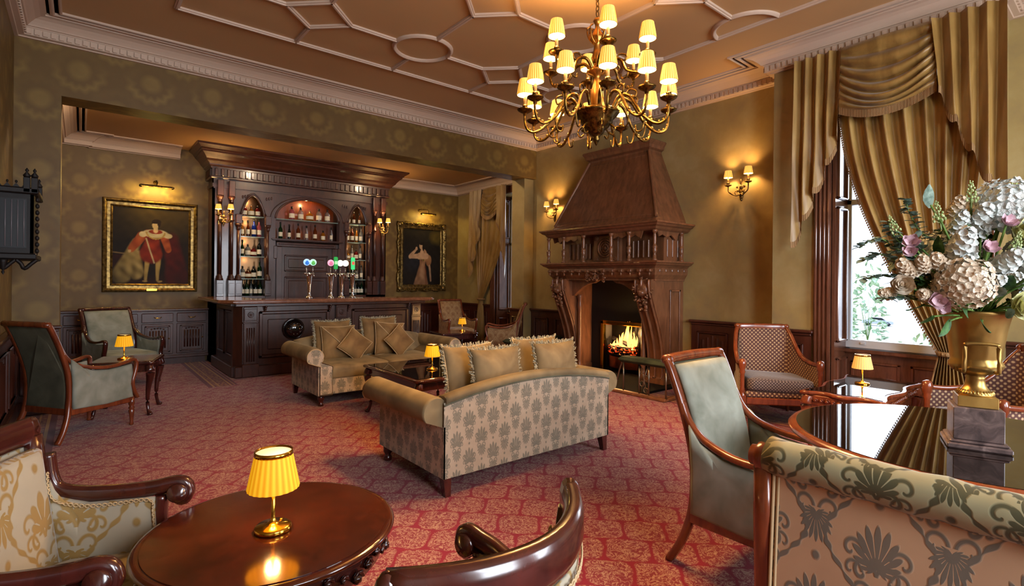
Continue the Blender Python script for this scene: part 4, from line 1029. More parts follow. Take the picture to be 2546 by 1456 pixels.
for y in (3.56, 3.8, 3.94, 4.18, 5.88, 6.1, 6.24, 6.48): bar([(5.28, y, .03), (5.28, y, .41)], .010, None, 8)
for x in (5.6, 5.9, 6.2):
    for y in (3.58, 6.47): bar([(x, y, .03), (x, y, .41)], .010, None, 8)
for c in (3.87, 6.17):
    b = B()
    for k in range(4): b.torus((5.28, c + (.03 if k % 2 else -.03), .09 + k * .075), .032, .006, 14, 5, ax='x')
    b.tube([(5.28, c - .05, .05), (5.28, c + .05, .38)], .005, None, 5); b.tube([(5.28, c + .05, .05), (5.28, c - .05, .38)], .005, None, 5); b.obj('scroll_panel', STEEL, ft)
b = B(); b.tube(cr([(5.28, 4.2, .4), (5.28, 4.24, .3), (5.28, 4.3, .13), (5.28, 4.45, .09), (5.28, 5.6, .09), (5.28, 5.76, .13), (5.28, 5.82, .3), (5.28, 5.86, .4)], 5), .011, None, 8); b.obj('curved_rail', STEEL, ft)
# ================================================================= sconces
def sconce(label, loc, rz, group=None, e=6, s=1.0, arm=.085):
    """local: wall at y=0, room towards -y"""
    t = thing('wall_sconce', label, 'wall light', loc, rz, group); t.scale = (s, s, s)
    b = B(); b.ball((0, -.012, 0), .03, .014, .055, 12, 8); b.ball((0, -.02, -.055), .02, .012, .025); b.ball((0, -.015, -.085), .01, .01, .02); b.ball((0, -.02, .05), .022, .014, .03); b.torus((0, -.015, .0), .028, .006, 16, 6, ax='y'); b.ball((0, -.03, .11), .012, .012, .035)
    for sx in (-1, 1):
        for k in range(3): b.ball((sx * (.02 + .01 * k), -.03, -.03 + .04 * k), .012, .01, .016, 7, 5)
    b.obj('backplate', GILT, t)
    for sx in (-1, 1):
        dz = .0 if sx < 0 else .015
        b = B(); b.tube(cr([(0, -.02, -.02), (sx * .03, -.05, -.045), (sx * .06, -.08, -.035), (sx * (arm - .005), -.09, 0), (sx * arm, -.09, .05 + dz)], 5), .007, None, 7)
        b.tube(cr([(sx * .04, -.06, -.04), (sx * .05, -.065, -.01), (sx * .035, -.06, .0), (sx * .03, -.055, -.015)], 4), .005, None, 6)
        b.lathe([(.005, 0), (.012, .006), (.034, .014), (.038, .022), (.03, .024), (.012, .02), (.012, .03), (.018, .036), (.017, .05), (.012, .052)], (sx * arm, -.09, .05 + dz), 16, flute=.05, fn=8); o = b.obj('arm', GILT, t)
        b = B(); b.lathe([(.0095, 0), (.0095, .06), (0, .06)], (sx * arm, -.09, .1 + dz), 10); b.obj('candle', CANDLE, t)
        sh = B(); n = 48; rings = []
        for z, r in ((0, .046), (.04, .039), (.078, .032)): rings.append([(r * (1 + .03 * cos(16 * 2 * pi * j / n)) * cos(2 * pi * j / n), r * (1 + .03 * cos(16 * 2 * pi * j / n)) * sin(2 * pi * j / n), z) for j in range(n)])
        sh.loft(rings); o = sh.obj('lamp_shade', SH_CH, t, loc=(sx * arm, -.09, .15 + dz))
        b = B(); b.loft([[(r * cos(2 * pi * j / 16), r * sin(2 * pi * j / 16), z) for j in range(16)] for z, r in ((.002, .0425), (.076, .0295))]); b.obj('shade_lining', SH_IN, o)
        M = Matrix.Translation(loc) @ Matrix.Rotation(rz, 4, 'Z') @ Matrix.Scale(s, 4)
        BULBS.append((tuple(M @ Vector((sx * arm, -.09, .19 + dz))), e))
    return t
sconce('twin-shade gilt wall sconce on the wall between the fireplace and the window pier', (FW - .002, 3.27, 2.56), -pi / 2, e=12, s=1.18, arm=.11)
sconce('twin-shade gilt wall sconce to the left of the fireplace hood', (FW - .002, 6.66, 2.56), -pi / 2, e=12, s=1.1, arm=.11)
# ================================================================= back bar
YF = 9.75; XC = 3.2
t = thing('back_bar', 'towering dark gothic back bar with shelves, arched niches and a deep cornice', 'back bar', (XC, YF, 0))
bb = t
def pb(name, b, mat=W_BAR): return b.obj(name, mat, t)
# local x = X-3.2, y = Y-9.75
b = B()
for s in (-1, 1): b.box(min(s * 1.53, s * 1.12), max(s * 1.53, s * 1.12), 0, .12, 0, 3.06); b.box(min(s * .72, s * .57), max(s * .72, s * .57), -.02, .12, 0, 2.46)
b.box(-1.53, 1.53, .35, .37, 0, 3.0); b.box(-1.53, 1.53, -.005, .06, 2.88, 3.06)
for s in (-1, 1): b.box(min(s * 1.53, s * 1.51), max(s * 1.53, s * 1.51), 0, .44, 0, 3.06); b.box(min(s * .70, s * .68), max(s * .70, s * .68), .06, .36, 0, 2.5); b.box(min(s * 1.14, s * 1.12), max(s * 1.14, s * 1.12), .06, .36, 0, 2.84)
b.box(-1.53, -.68, 0, .44, 0, 1.1); b.box(.68, 1.53, 0, .44, 0, 1.1)
pb('carcase', b)
def arch_pts(cx, w, z0, h, pointed, n=12):
    P = []
    if pointed:
        for i in range(n + 1):
            a = i / n; P.append((cx - w + w * a ** 1.0 * 1.0, z0 + h * sin(pi / 2 * a ** .85)))
        for i in range(n - 1, -1, -1): a = i / n; P.append((cx + w - w * a, z0 + h * sin(pi / 2 * a ** .85)))
    else:
        for i in range(2 * n + 1): a = pi - pi * i / (2 * n); P.append((cx + w * cos(a), z0 + h * sin(a)))
    return P
b = B()
for cx, w, z0, h, pt in ((-.93, .19, 2.46, .36, True), (.93, .19, 2.46, .36, True), (0, .57, 2.46, .38, False)):
    A = arch_pts(cx, w, z0, h, pt); x0, x1 = (cx - .19, cx + .19) if pt else (cx - .74, cx + .74)
    A2 = [(x0, z0), (cx - w, z0)] + A[1:-1] + [(cx + w, z0), (x1, z0), (x1, 2.90), (x0, 2.90)]
    if A2[0] == A2[1]: A2 = A2[1:]
    q = []
    for p in A2:
        if not q or (abs(p[0] - q[-1][0]) + abs(p[1] - q[-1][1])) > 1e-5: q.append(p)
    b.prism(q, 'y', .0, .06)
    b.tube([(x, -.006, z) for x, z in A], .016, .016, 8); b.tube([(cx + (x - cx) * 1.14, -.004, z0 + (z - z0) * 1.1) for x, z in A], .008, .008, 6)
for x in (-1.13, -.74, .74, 1.13):
    for k in range(3): b.ball((x * .97 + .04 * (1 if x < 0 else -1) * k, -.01, 2.78 + .01 * k), .014, .01, .03, 7, 5)
pb('arched_front', b)
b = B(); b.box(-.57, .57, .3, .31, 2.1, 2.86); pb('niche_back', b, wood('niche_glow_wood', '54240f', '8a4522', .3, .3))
b = B(); b.box(-1.1, -.74, .335, .345, 1.1, 2.86); pb('niche_mirror', b, MIRROR); b = B(); b.box(.74, 1.1, .335, .345, 1.1, 2.86); pb('niche_mirror', b, MIRROR)
# entablature and cornice
b = B(); b.box(-1.55, 1.55, -.03, .44, 2.9, 2.96); b.bbox(-1.58, 1.58, -.06, .44, 3.04, 3.08, .01)
for i in range(34):
    x = -1.5 + i * 3.0 / 33
    b.bbox(x - .022, x + .022, -.075, .0, 3.08, 3.2, .008)
b.box(-1.56, 1.56, -.045, .44, 3.05, 3.22)
for s in (-1, 1):
    for y in (.05, .15, .25, .35): b.bbox(s * 1.56 - .02, s * 1.56 + .02, y - .02, y + .02, 3.08, 3.2, .006)
pb('frieze', b)
b = B(); rings = []
for d, z in ((0, 3.2), (.0, 3.23), (.04, 3.245), (.045, 3.265), (.06, 3.275), (.10, 3.30), (.12, 3.33), (.17, 3.38), (.22, 3.41), (.23, 3.435), (.25, 3.44), (.26, 3.46), (.31, 3.485), (.34, 3.5), (.35, 3.525)):
    rings.append([(-1.58 - d * .7, .44, z), (-1.58 - d * .7, -.06 - d * 1.05, z), (1.58 + d * .7, -.06 - d * 1.05, z), (1.58 + d * .7, .44, z)])
b.loft(rings, True, True, False); pb('cornice', b)
# clustered columns
def column(b, x, z0, z1, zt, r=.026, y=-.05):
    b.bbox(x - .052, x + .052, y - .05, y + .055, z0, z0 + .27, .006); b.bbox(x - .04, x + .04, y - .056, y, z0 + .04, z0 + .22, .004)
    b.lathe([(.052, 0), (.055, .02), (.04, .04), (.044, .055), (.03, .08), (r, .1)], (x, y, z0 + .27), 12)
    b.lathe([(r, 0), (r, z1 - z0 - .37)], (x, y, z0 + .37), 12)
    b.lathe([(r, 0), (.034, .01), (.028, .03), (.04, .06), (.052, .08), (.052, .1)], (x, y, z1), 12)
    b.bbox(x - .045, x + .045, y - .045, y + .05, z1 + .1, zt, .008)
for s in (-1, 1):
    for x in (1.44, 1.27): 
        b = B(); column(b, s * x, 1.1, 2.66, 3.02, .028); b.lathe([(.04, 0), (.04, .03)], (s * x, -.05, 2.35), 12); pb('column', b)
    for x in (1.16, .70): 
        b = B(); column(b, s * x, 1.1, 2.22, 2.48, .02, -.035); pb('slender_column', b)
# shelves
b = B(); b.bbox(-.62, .62, -.04, .35, 2.07, 2.11, .008); b.bbox(-.64, .64, -.06, -.02, 2.085, 2.11, .006); pb('wooden_shelf', b)
GSH = [2.47, 2.12, 1.78, 1.40]
for z in GSH:
    for s in (-1, 1):
        b = B(); b.box(s * .93 - .185, s * .93 + .185, .01, .33, z - .014, z); pb('glass_shelf', b, SHELFG)
b = B(); b.box(-.56, .56, .02, .3, 2.452, 2.466); pb('glass_shelf', b, SHELFG)
# central door with panels and pediment moulding
b = B(); b.box(-.57, .57, .05, .07, 0, 2.05); b.bbox(-.55, .5, -.02, .05, 1.97, 2.05, .01); b.bbox(-.52, .47, -.035, .05, 2.0, 2.03, .01)
for s in (-1, 1): b.bbox(s * .5 - .05, s * .5 + .05, 0, .06, 0, 1.97, .008); b.bbox(s * .57 - .03, s * .57 + .03, -.03, .03, 1.75, 1.98, .01)
for x0, x1, z0, z1 in ((-.4, .38, 1.53, 1.83), (-.4, .38, .8, 1.44), (-.4, .38, .1, .7)):
    for r in ((x0, x1, z0, z0 + .03), (x0, x1, z1 - .03, z1), (x0, x0 + .03, z0, z1), (x1 - .03, x1, z0, z1)): b.bbox(r[0], r[1], .03, .06, r[2], r[3], .01)
    b.bbox(x0 + .07, x1 - .07, .04, .06, z0 + .07, z1 - .07, .012)
pb('door', b)
for s in (-1, 1): sconce('twin-shade gilt sconce on the left columns of the back bar' if s < 0 else 'twin-shade gilt sconce on the right columns of the back bar', (XC + s * 1.40, YF - .09, 2.36), 0, e=12, s=1.05)
WH = (1, .66, .36)
BULBS += [((XC - .93, 9.86, 2.76), 2.4, .02, WH), ((XC + .93, 9.86, 2.76), 2.4, .02, WH), ((XC, 9.86, 2.79), 4), ((XC - .93, 9.8, 2.40), 1.6, .02, WH), ((XC + .93, 9.8, 2.40), 1.6, .02, WH), ((XC - .93, 9.8, 2.06), 1.0, .02, WH), ((XC + .93, 9.8, 2.06), 1.0, .02, WH), ((XC - .93, 9.8, 1.73), .8, .02, WH), ((XC + .93, 9.8, 1.73), .8, .02, WH)]
# ================================================================= bottles
GLS = {'amber': ('7a3208', .7), 'clear': ('dfe6e6', .9), 'green': ('0f3a1c', .7), 'dark': ('0d1210', .3), 'blue': ('1c3aa8', .7), 'pink': ('c4606c', .7), 'red': ('7c0f10', .6), 'gold': ('c87a1c', .7)}
GM = {k: Mat(k + '_bottle_glass', v[0], rough=.06, trans=v[1], ior=1.3, spec=.6).m for k, v in GLS.items()}
CAPM = plain('bottle_cap', '2a2622', rough=.3, metal=.5)
proto = {}
def bottle_proto(kind, col):
    k = (kind, col)
    if k in proto: return proto[k]
    P = {'tall': [(0, 0), (.034, 0), (.037, .01), (.037, .17), (.03, .2), (.014, .225), (.0125, .28), (.015, .285), (.015, .3), (0, .3)],
         'square': [(0, 0), (.04, 0), (.042, .01), (.042, .13), (.034, .15), (.015, .165), (.014, .2), (0, .2)],
         'round': [(0, 0), (.03, 0), (.05, .03), (.055, .07), (.045, .11), (.018, .135), (.015, .17), (.02, .175), (.02, .19), (0, .19)],
         'slim': [(0, 0), (.026, 0), (.028, .01), (.028, .14), (.012, .2), (.011, .27), (0, .27)],
         'wide': [(0, 0), (.05, 0), (.056, .015), (.056, .09), (.045, .115), (.018, .13), (.016, .15), (0, .15)]}[kind]
    top = P[-1][1]; r = max(p[0] for p in P)
    B1 = B().lathe(P, n=12 if kind != 'square' else 8).mesh('bottle', GM[col])
    lz0, lz1 = (.045, .125) if kind in ('tall', 'slim') else (.03, .1 if kind != 'wide' else .08)
    B2 = B().lathe([(r + .001, lz0), (r + .001, lz1)], n=12 if kind != 'square' else 8, caps=False).mesh('bottle_label', CREAMB)
    B3 = B().lathe([(.016, top - .03), (.016, top + .012), (0, top + .012)], n=10).mesh('bottle_cap', CAPM)
    proto[k] = (B1, B2, B3); return proto[k]
ORD = ['leftmost', 'second', 'third', 'fourth', 'fifth', 'sixth', 'seventh', 'eighth', 'ninth', 'tenth']
ALLK = ['tall', 'square', 'slim', 'round', 'wide']
def put_bottles(where, x0, x1, y, z, spec, group, sc=1.0):
    n = len(spec)
    for i, (kind, col) in enumerate(spec):
        m1, m2, m3 = bottle_proto(kind, col); x = lerp(x0, x1, (i + .5) / n)
        t = thing('bottle', '%s %s bottle, %s %s' % ({'tall': 'tall', 'square': 'squat square', 'slim': 'slim', 'round': 'round-bellied', 'wide': 'wide low'}[kind], col, ORD[i], where), 'bottle', (x, y + R.uniform(-.02, .02), z), R.uniform(-.3, .3), group)
        t.scale = (sc, sc, sc)
        for nm, m_ in (('glass_body', m1), ('paper_label', m2), ('cap', m3)):
            o = bpy.data.objects.new(nm, m_); C.objects.link(o); o.parent = t
put_bottles('on the upper shelf of the central arch', 2.86, 3.66, 9.86, 2.467, [('square', 'pink'), ('square', 'clear'), ('wide', 'gold'), ('square', 'clear'), ('square', 'clear')], 'bottles on the central upper shelf', 1.15)
put_bottles('on the lower shelf of the central arch', 2.66, 3.74, 9.84, 2.112, [('tall', 'green'), ('slim', 'dark'), ('tall', 'amber'), ('slim', 'clear'), ('tall', 'amber'), ('square', 'gold'), ('slim', 'clear')], 'bottles on the central lower shelf', .95)
for s, nm in ((-1, 'left'), (1, 'right')):
    xa, xb = XC + s * .93 - .18, XC + s * .93 + .18
    top = [('square', 'red'), ('round', 'gold'), ('square', 'red')] if s < 0 else [('tall', 'gold'), ('tall', 'amber'), ('slim', 'amber')]
    put_bottles('on the top shelf of the %s niche' % nm, xa + .02, xb - .02, 9.9, 2.472, top, 'bottles on the niche top shelves', .95 if s < 0 else .8)
    put_bottles('on the second shelf of the %s niche' % nm, xa, xb, 9.9, 2.122, [('slim', 'gold'), ('slim', 'amber'), ('tall', 'blue'), ('tall', 'pink')] if s < 0 else [('slim', 'amber'), ('tall', 'amber'), ('slim', 'gold'), ('tall', 'clear')], 'bottles on the niche second shelves')
    put_bottles('on the third shelf of the %s niche' % nm, xa, xb, 9.9, 1.782, [('slim', 'green'), ('square', 'clear'), ('wide', 'red'), ('tall', 'dark')] if s < 0 else [('wide', 'gold'), ('slim', 'clear'), ('square', 'red'), ('slim', 'clear')], 'bottles on the niche third shelves')
    put_bottles('on the fourth shelf of the %s niche' % nm, xa, xb, 9.86, 1.402, [('square', 'clear'), ('wide', 'amber'), ('square', 'dark'), ('tall', 'green')] if s < 0 else [('slim', 'dark'), ('tall', 'green'), ('square', 'clear'), ('slim', 'clear')], 'bottles on the niche fourth shelves')
    put_bottles('in the front row under the %s niche' % nm, xa, xb, 9.84, 1.102, [('tall', 'dark'), ('tall', 'green'), ('slim', 'clear'), ('tall', 'dark'), ('tall', 'green')], 'bottles at the foot of the niches', .92)
    put_bottles('in the back row under the %s niche' % nm, xa + .03, xb - .03, 9.98, 1.102, [('tall', 'green'), ('tall', 'clear'), ('tall', 'dark'), ('slim', 'dark')], 'bottles at the foot of the niches', .95)
b = B(); b.bbox(XC - 1.1, XC - .80, 9.97, 10.03, 1.60, 1.76, .003)
for i in range(4): b.box(XC - 1.07 + i * .07, XC - 1.055 + i * .07, 9.966, 9.972, 1.60, 1.76)
# ================================================================= bar counter
t = thing('bar_counter', 'long dark panelled bar counter with fluted pilasters in front of the back bar', 'bar', (0, 0, 0))
b = B(); out = [(1.60, 7.90), (4.72, 7.90), (4.79, 7.96), (4.79, 8.55), (2.02, 8.55), (2.02, 9.7), (1.44, 9.7), (1.44, 8.06)]
for k, (z0, z1) in enumerate(((1.045, 1.06), (1.06, 1.085), (1.085, 1.1))):
    d = (.04, 0, .012)[k]; cx, cy = 3.1, 8.3
    b.prism([(x + (d if x < 2 else (-d if x > 3 else 0)), y + (d if y < 8.1 else 0)) for x, y in out], 'z', z0, z1)
b.obj('counter_top', W_BTOP, t, mods={'bevel': .006})
b = B(); b.box(1.74, 4.62, 8.13, 8.45, 0, 1.045); b.box(1.70, 1.95, 8.2, 9.6, 0, 1.045); b.prism([(1.66, 8.2), (1.76, 8.1), (1.8, 8.1), (1.8, 8.3), (1.66, 8.3)], 'z', 0, 1.045)
b.bbox(1.66, 4.66, 8.06, 8.2, 0, .16, .012); b.bbox(1.63, 1.75, 8.16, 9.62, 0, .16, .012); b.bbox(1.66, 4.66, 8.04, 8.2, 1.0, 1.046, .01); b.bbox(1.62, 1.75, 8.16, 9.62, 1.0, 1.046, .01)
for x0, x1 in ((1.98, 3.0), (3.36, 4.38)):
    z0, z1 = .25, .93
    for r in ((x0, x1, z0, z0 + .05), (x0, x1, z1 - .05, z1), (x0, x0 + .05, z0, z1), (x1 - .05, x1, z0, z1)): b.bbox(r[0], r[1], 8.105, 8.135, r[2], r[3], .014)
    b.bbox(x0 + .12, x1 - .12, 8.115, 8.135, z0 + .12, z1 - .12, .01)
for y0, y1 in ((8.35, 8.85), (8.95, 9.45)):
    for r in ((y0, y1, .25, .29), (y0, y1, .89, .93), (y0, y0 + .04, .25, .93), (y1 - .04, y1, .25, .93)): b.bbox(1.68, 1.705, r[0], r[1], r[2], r[3], .01)
b.obj('body', W_BAR, t)
for xc in (1.86, 3.18, 4.5):
    b = B(); b.bbox(xc - .09, xc + .09, 8.07, 8.14, .16, 1.0, .01); b.bbox(xc - .10, xc + .10, 8.055, 8.1, .76, .785, .006); b.bbox(xc - .08, xc + .08, 8.06, 8.1, .80, .97, .006); b.bbox(xc - .11, xc + .11, 8.05, 8.14, 0, .19, .01)
    for k in range(4): b.tube([(xc - .045 + k * .03, 8.068, .22), (xc - .045 + k * .03, 8.068, .70)], .009, None, 6)
    b.torus((xc, 8.06, .885), .035, .008, 18, 6, ax='y'); b.ball((xc, 8.06, .885), .018, .012, .018)
    b.obj('pilaster', W_BAR, t)
b = B()
for xc in (2.06, 3.0, 3.3, 4.36):
    for k in range(4): b.ball((xc, 8.06 + .02 * k, 1.0 - .03 * k), .022 - .003 * k, .03 - .004 * k, .025, 8, 6)
b.obj('carved_bracket', W_BAR, t)
b = B(); b.ball((2.45, 8.06, .66), .14, .10, .14, 24, 14); b.torus((2.45, 8.07, .66), .145, .012, 32, 8, ax='y')
for i in range(10):
    a = 2 * pi * i / 10; b.ball((2.45 + .08 * cos(a), 7.985, .66 + .08 * sin(a)), .018, .012, .018, 8, 6)
b.obj('carved_boss', plain('black_lacquer', '0d0a0c', rough=.12, coat=1), t)
# beer fonts
def font(label, x, badges, h=.42):
    t = thing('beer_font', label, 'beer tap', (x, 8.30, 1.1))
    b = B(); b.lathe([(0, 0), (.05, 0), (.055, .01), (.045, .025), (.025, .035), (.03, .05), (.02, .065), (.022, .09), (.03, .2), (.045, .33), (.055, .37), (.06, .38), (.05, .395), (0, .4)], n=20); b.obj('column', CHROME, t)
    b = B(); b.tube([(-.065, 0, .385), (.065, 0, .385)], .013, None, 10); b.ball((-.068, 0, .385), .016); b.ball((.068, 0, .385), .016)
    for bx in (-.05, .05): b.tube([(bx, 0, .385), (bx, -.05, .38), (bx, -.07, .34)], .009, None, 8)
    b.obj('crossbar', CHROME, t)
    for i, (bx, kind, c) in enumerate(badges):
        b = B(); b.tube([(bx, -.01, .39), (bx, -.02, .48)], .009, None, 8); l = b.obj('tap_handle', CHROME, t)
        b = B(); z = .56
        if kind == 'disc': b.lathe([(0, -.012), (.05, -.012), (.052, 0), (.05, .012), (0, .012)], (0, 0, 0), 24, TM((bx, -.02, z), pi / 2))
        else: b.bbox(bx - .032, bx + .032, -.035, -.01, z - .1, z + .1, .012)
        m_ = MATS.get('badge_' + c[0]) or plain('badge_' + c[0], c[1], rough=.3, emit=c[1], estr=.9); b.obj('badge', m_, l)
        b = B(); 
        if kind == 'disc':
            b.lathe([(0, 0), (.03, 0), (.03, .003), (0, .003)], (0, 0, 0), 20, TM((bx, -.035, z - .012), pi / 2)); b.box(bx - .02, bx + .02, -.04, -.037, z + .018, z + .026)
        else: b.box(bx - .02, bx + .02, -.039, -.035, z - .02, z + .03)
        b.obj('emblem', plain('emblem_' + c[0], c[2], rough=.3, emit=c[2], estr=.8) if 'emblem_' + c[0] not in MATS else MATS['emblem_' + c[0]], l)
font('chrome beer font with a round blue badge and a round green and white badge', 2.745, [(-.045, 'disc', ('blue', '9cc4e8', '2a6ac0')), (.05, 'disc', ('palegreen', 'a8d8c8', '4fa04c'))])
font('chrome beer font with a round pink badge, second from the left', 3.085, [(-.01, 'disc', ('pink', 'e0a0b8', 'c46a8c')), (.07, 'bar', ('green', '1c8a3c', '9ce0a0'))])
font('chrome beer font with two round white badges, third from the left', 3.26, [(-.03, 'disc', ('white', 'd8dcd0', 'f0f0f0')), (.055, 'disc', ('white', 'd8dcd0', 'f0f0f0'))])
font('chrome beer font with a tall bright green badge, rightmost of the four', 3.44, [(.0, 'bar', ('brightgreen', '38c070', 'd85040'))])
# ================================================================= cabinets in the left alcove
t = thing('sideboard_cabinets', 'run of dark carved cupboards with drawers under the large portrait', 'cabinet', (0, 0, 0))
b = B(); b.box(AX0 + .004, 1.66, 10.06, YA - .062, .1, .86); b.bbox(AX0 + .004, 1.665, 10.02, YA - .062, .86, .9, .01); b.box(AX0 + .004, 1.62, 10.09, YA - .062, 0, .1); b.bbox(AX0 + .004, 1.665, 10.03, 10.07, .1, .15, .008); b.obj('carcase', W_PANEL, t)
for i, x in enumerate((-.2, .27, .74, 1.21)):
    b = B(); b.bbox(x, x + .42, 10.035, 10.06, .68, .83, .01); d = b.obj('drawer', W_PANEL, t)
    b = B(); b.tube(cr([(x + .16, 10.03, .77), (x + .18, 10.01, .755), (x + .24, 10.01, .755), (x + .26, 10.03, .77)], 4), .006, None, 6); b.obj('drawer_handle', BRASS, d)
    b = B(); b.bbox(x, x + .42, 10.04, 10.06, .17, .66, .008)
    for r in ((x + .04, x + .38, .2, .23), (x + .04, x + .38, .6, .63), (x + .04, x + .07, .2, .63), (x + .35, x + .38, .2, .63)): b.bbox(r[0], r[1], 10.025, 10.045, r[2], r[3], .008)
    for k in range(6): b.tube([(x + .11 + k * .04, 10.04, .27), (x + .11 + k * .04, 10.04, .55)], .014, .012, 6)
    for k in range(5): b.ball((x + .13 + k * .04, 10.035, .575 + .012 * sin(k * pi / 4)), .016, .01, .012, 7, 5)
    d = b.obj('door', W_PANEL, t); b = B(); b.ball((x + .36, 10.02, .42), .012); b.obj('door_knob', BRASS, d)
# ================================================================= portraits
def painting(name, label, x0, x1, z0, z1, y, fw, fn, ornate, plaque=False):
    t = thing(name, label, 'painting', ((x0 + x1) / 2, y, (z0 + z1) / 2)); W, H = (x1 - x0) / 2, (z1 - z0) / 2
    b = B(); prof = [(0, 0), (0, -.03), (.012, -.05), (.03, -.055), (.045, -.045), (.06, -.03), (fw * .75, -.03), (fw * .85, -.036), (fw, -.02), (fw, 0)]
    def q(d): return [(-W + d, -H + d), (W - d, -H + d), (W - d, H - d), (-W + d, H - d)]
    rings = []
    for d, yy in prof: 
        o = q(d); nseg = 24; r = []
        for k in range(4):
            a, c = o[k], o[(k + 1) % 4]
            for i in range(nseg):
                s = i / nseg; wob = (.012 * sin(s * 8 * pi) + .008 * sin(s * 22 * pi)) * (1 if d < .03 else .3) if ornate else 0; px, pz = lerp(a[0], c[0], s), lerp(a[1], c[1], s)
                nx, nz = [(0, -1), (1, 0), (0, 1), (-1, 0)][k]; r.append((px + nx * wob, yy, pz + nz * wob))
        rings.append(r)
    b.loft(rings, True, False, ornate)
    if ornate:
        rr_ = random.Random(8)
        for k in range(4):
            o = q(.045); a, c = o[k], o[(k + 1) % 4]
            for i in range(22):
                s = (i + .5) / 22; px, pz = lerp(a[0], c[0], s), lerp(a[1], c[1], s); ang = i * 1.3
                b.tube([(px + .03 * cos(ang + j * .9) * (1 - j / 8), -.055 - .006 * (j % 2), pz + .03 * sin(ang + j * .9) * (1 - j / 8)) for j in range(6)], .008, None, 5)
            b.ball((a[0] + (.02 if a[0] < 0 else -.02), -.055, a[1] + (.02 if a[1] < 0 else -.02)), .055, .025, .055, 12, 8)
    b.obj('frame', GILT, t)
    if plaque: b = B(); b.bbox(-.07, .07, -.06, -.05, -H + .015, -H + .055, .003); b.obj('plaque', BRASS, t)
    NX, NZ = 110, 140; w, h = W - fw + .005, H - fw + .005
    b = B(); b.grid(lambda u, v: (lerp(-w, w, u), -.018, lerp(-h, h, v)), NX, NZ, False); o = b.obj('canvas', CANVAS, t)
    ca = o.data.color_attributes.new('paint', 'FLOAT_COLOR', 'POINT'); dat = []
    for j in range(NZ + 1):
        for i in range(NX + 1): dat += list(fn(i / NX, j / NZ)) + [1]
    ca.data.foreach_set('color', dat); return t
def mixc(a, b_, k): k = max(0, min(1, k)); return tuple(lerp(p, q, k) for p, q in zip(a, b_))
def hexc(h): return srgb(h)[:3]
def ell(u, v, cx, cy, rx, ry, soft_=.15): d = sqrt(((u - cx) / rx) ** 2 + ((v - cy) / ry) ** 2); return max(0, min(1, (1 - d) / soft_ + .5))
def seg(u, v, x0, y0, x1, y1, w0, w1, s=.01):
    dx, dy = x1 - x0, y1 - y0; k = max(0, min(1, ((u - x0) * dx + (v - y0) * dy) / (dx * dx + dy * dy))); d = sqrt((u - x0 - dx * k) ** 2 + (v - y0 - dy * k) ** 2); return max(0, min(1, (lerp(w0, w1, k) - d) / s + .5))
def nz(u, v, f): return (sin(u * f * 1.7 + sin(v * f * 1.1) * 2) + sin(v * f * 2.3 + sin(u * f) * 1.7) + sin((u + v) * f * 1.3)) / 6 + .5
def aged(fn):
    def g(u, v):
        du = (nz(u, v, 9) - .5) * .012; c = fn(u + du, v + (nz(v, u, 11) - .5) * .012); e = min(1, ((u - .5) ** 2 + (v - .55) ** 2) * 2.2)
        return mixc(tuple(q * (.62 + .3 * nz(u, v, 24)) for q in c), hexc('160e08'), e * .7)
    return g
def gent(u, v):
    """a generic full-length figure in a red robe beside a table"""
    c = mixc(hexc('1c1208'), hexc('6a5424'), (v - .55) * 1.6 * (.4 + u) * (.6 + .6 * nz(u, v, 5)))
    c = mixc(c, hexc('3a1a0c'), (.14 - v) * 9)
    c = mixc(c, hexc('3c0f0a'), seg(u, v, .0, .3, .2, .3, .09, .08) * .8); c = mixc(c, hexc('b09060'), seg(u, v, .0, .41, .18, .40, .006, .004))
    c = mixc(c, hexc('5c120a'), max(seg(u, v, .76, .6, .84, .1, .09, .16, .05), 0) * (.6 + .4 * nz(u, v, 20)))
    cape = max(seg(u, v, .30, .55, .12, .13, .05, .12, .03), seg(u, v, .3, .4, .3, .16, .05, .1, .03)); c = mixc(c, mixc(hexc('7a6430'), hexc('c9ae6a'), nz(u * 2 + v, v, 14)), cape)
    for x in (.44, .575): c = mixc(c, mixc(hexc('8a6a2c'), hexc('d8b868'), (.1 - abs(u - x)) * 8), seg(u, v, x + .005, .33, x - .02 if x < .5 else x + .0, .06, .035, .018)); c = mixc(c, hexc('c0a060'), ell(u, v, x - .03 if x < .5 else x + .03, .035, .035, .012))
    c = mixc(c, mixc(hexc('6a1408'), hexc('a83a18'), nz(u, v, 16)), max(seg(u, v, .5, .56, .49, .42, .10, .15, .03), seg(u, v, .45, .66, .62, .66, .06, .06)))
    c = mixc(c, mixc(hexc('8a2c10'), hexc('cc6a30'), nz(u, v, 22)), max(seg(u, v, .36, .63, .24, .46, .06, .045), seg(u, v, .66, .63, .72, .46, .055, .04)))
    c = mixc(c, hexc('d8b47c'), ell(u, v, .215, .43, .022, .018)); c = mixc(c, hexc('dcc890'), max(seg(u, v, .42, .60, .53, .28, .008, .008), 0))
    c = mixc(c, hexc('e0cc98'), max(ell(u, v, .55, .67, .17, .055), ell(u, v, .38, .655, .05, .035), ell(u, v, .71, .65, .06, .035))); c = mixc(c, hexc('a03818'), ell(u, v, .55, .695, .09, .03)); c = mixc(c, hexc('c8a050'), abs(sqrt(((u - .55) / .12) ** 2 + ((v - .69) / .09) ** 2) - 1) < .09 and v < .69)
    c = mixc(c, hexc('e6c48c'), max(ell(u, v, .545, .79, .042, .055), seg(u, v, .55, .75, .55, .71, .025, .03))); c = mixc(c, hexc('2a160a'), max(ell(u, v, .555, .825, .06, .04) * (v > .805), ell(u, v, .59, .80, .02, .04)))
    return c
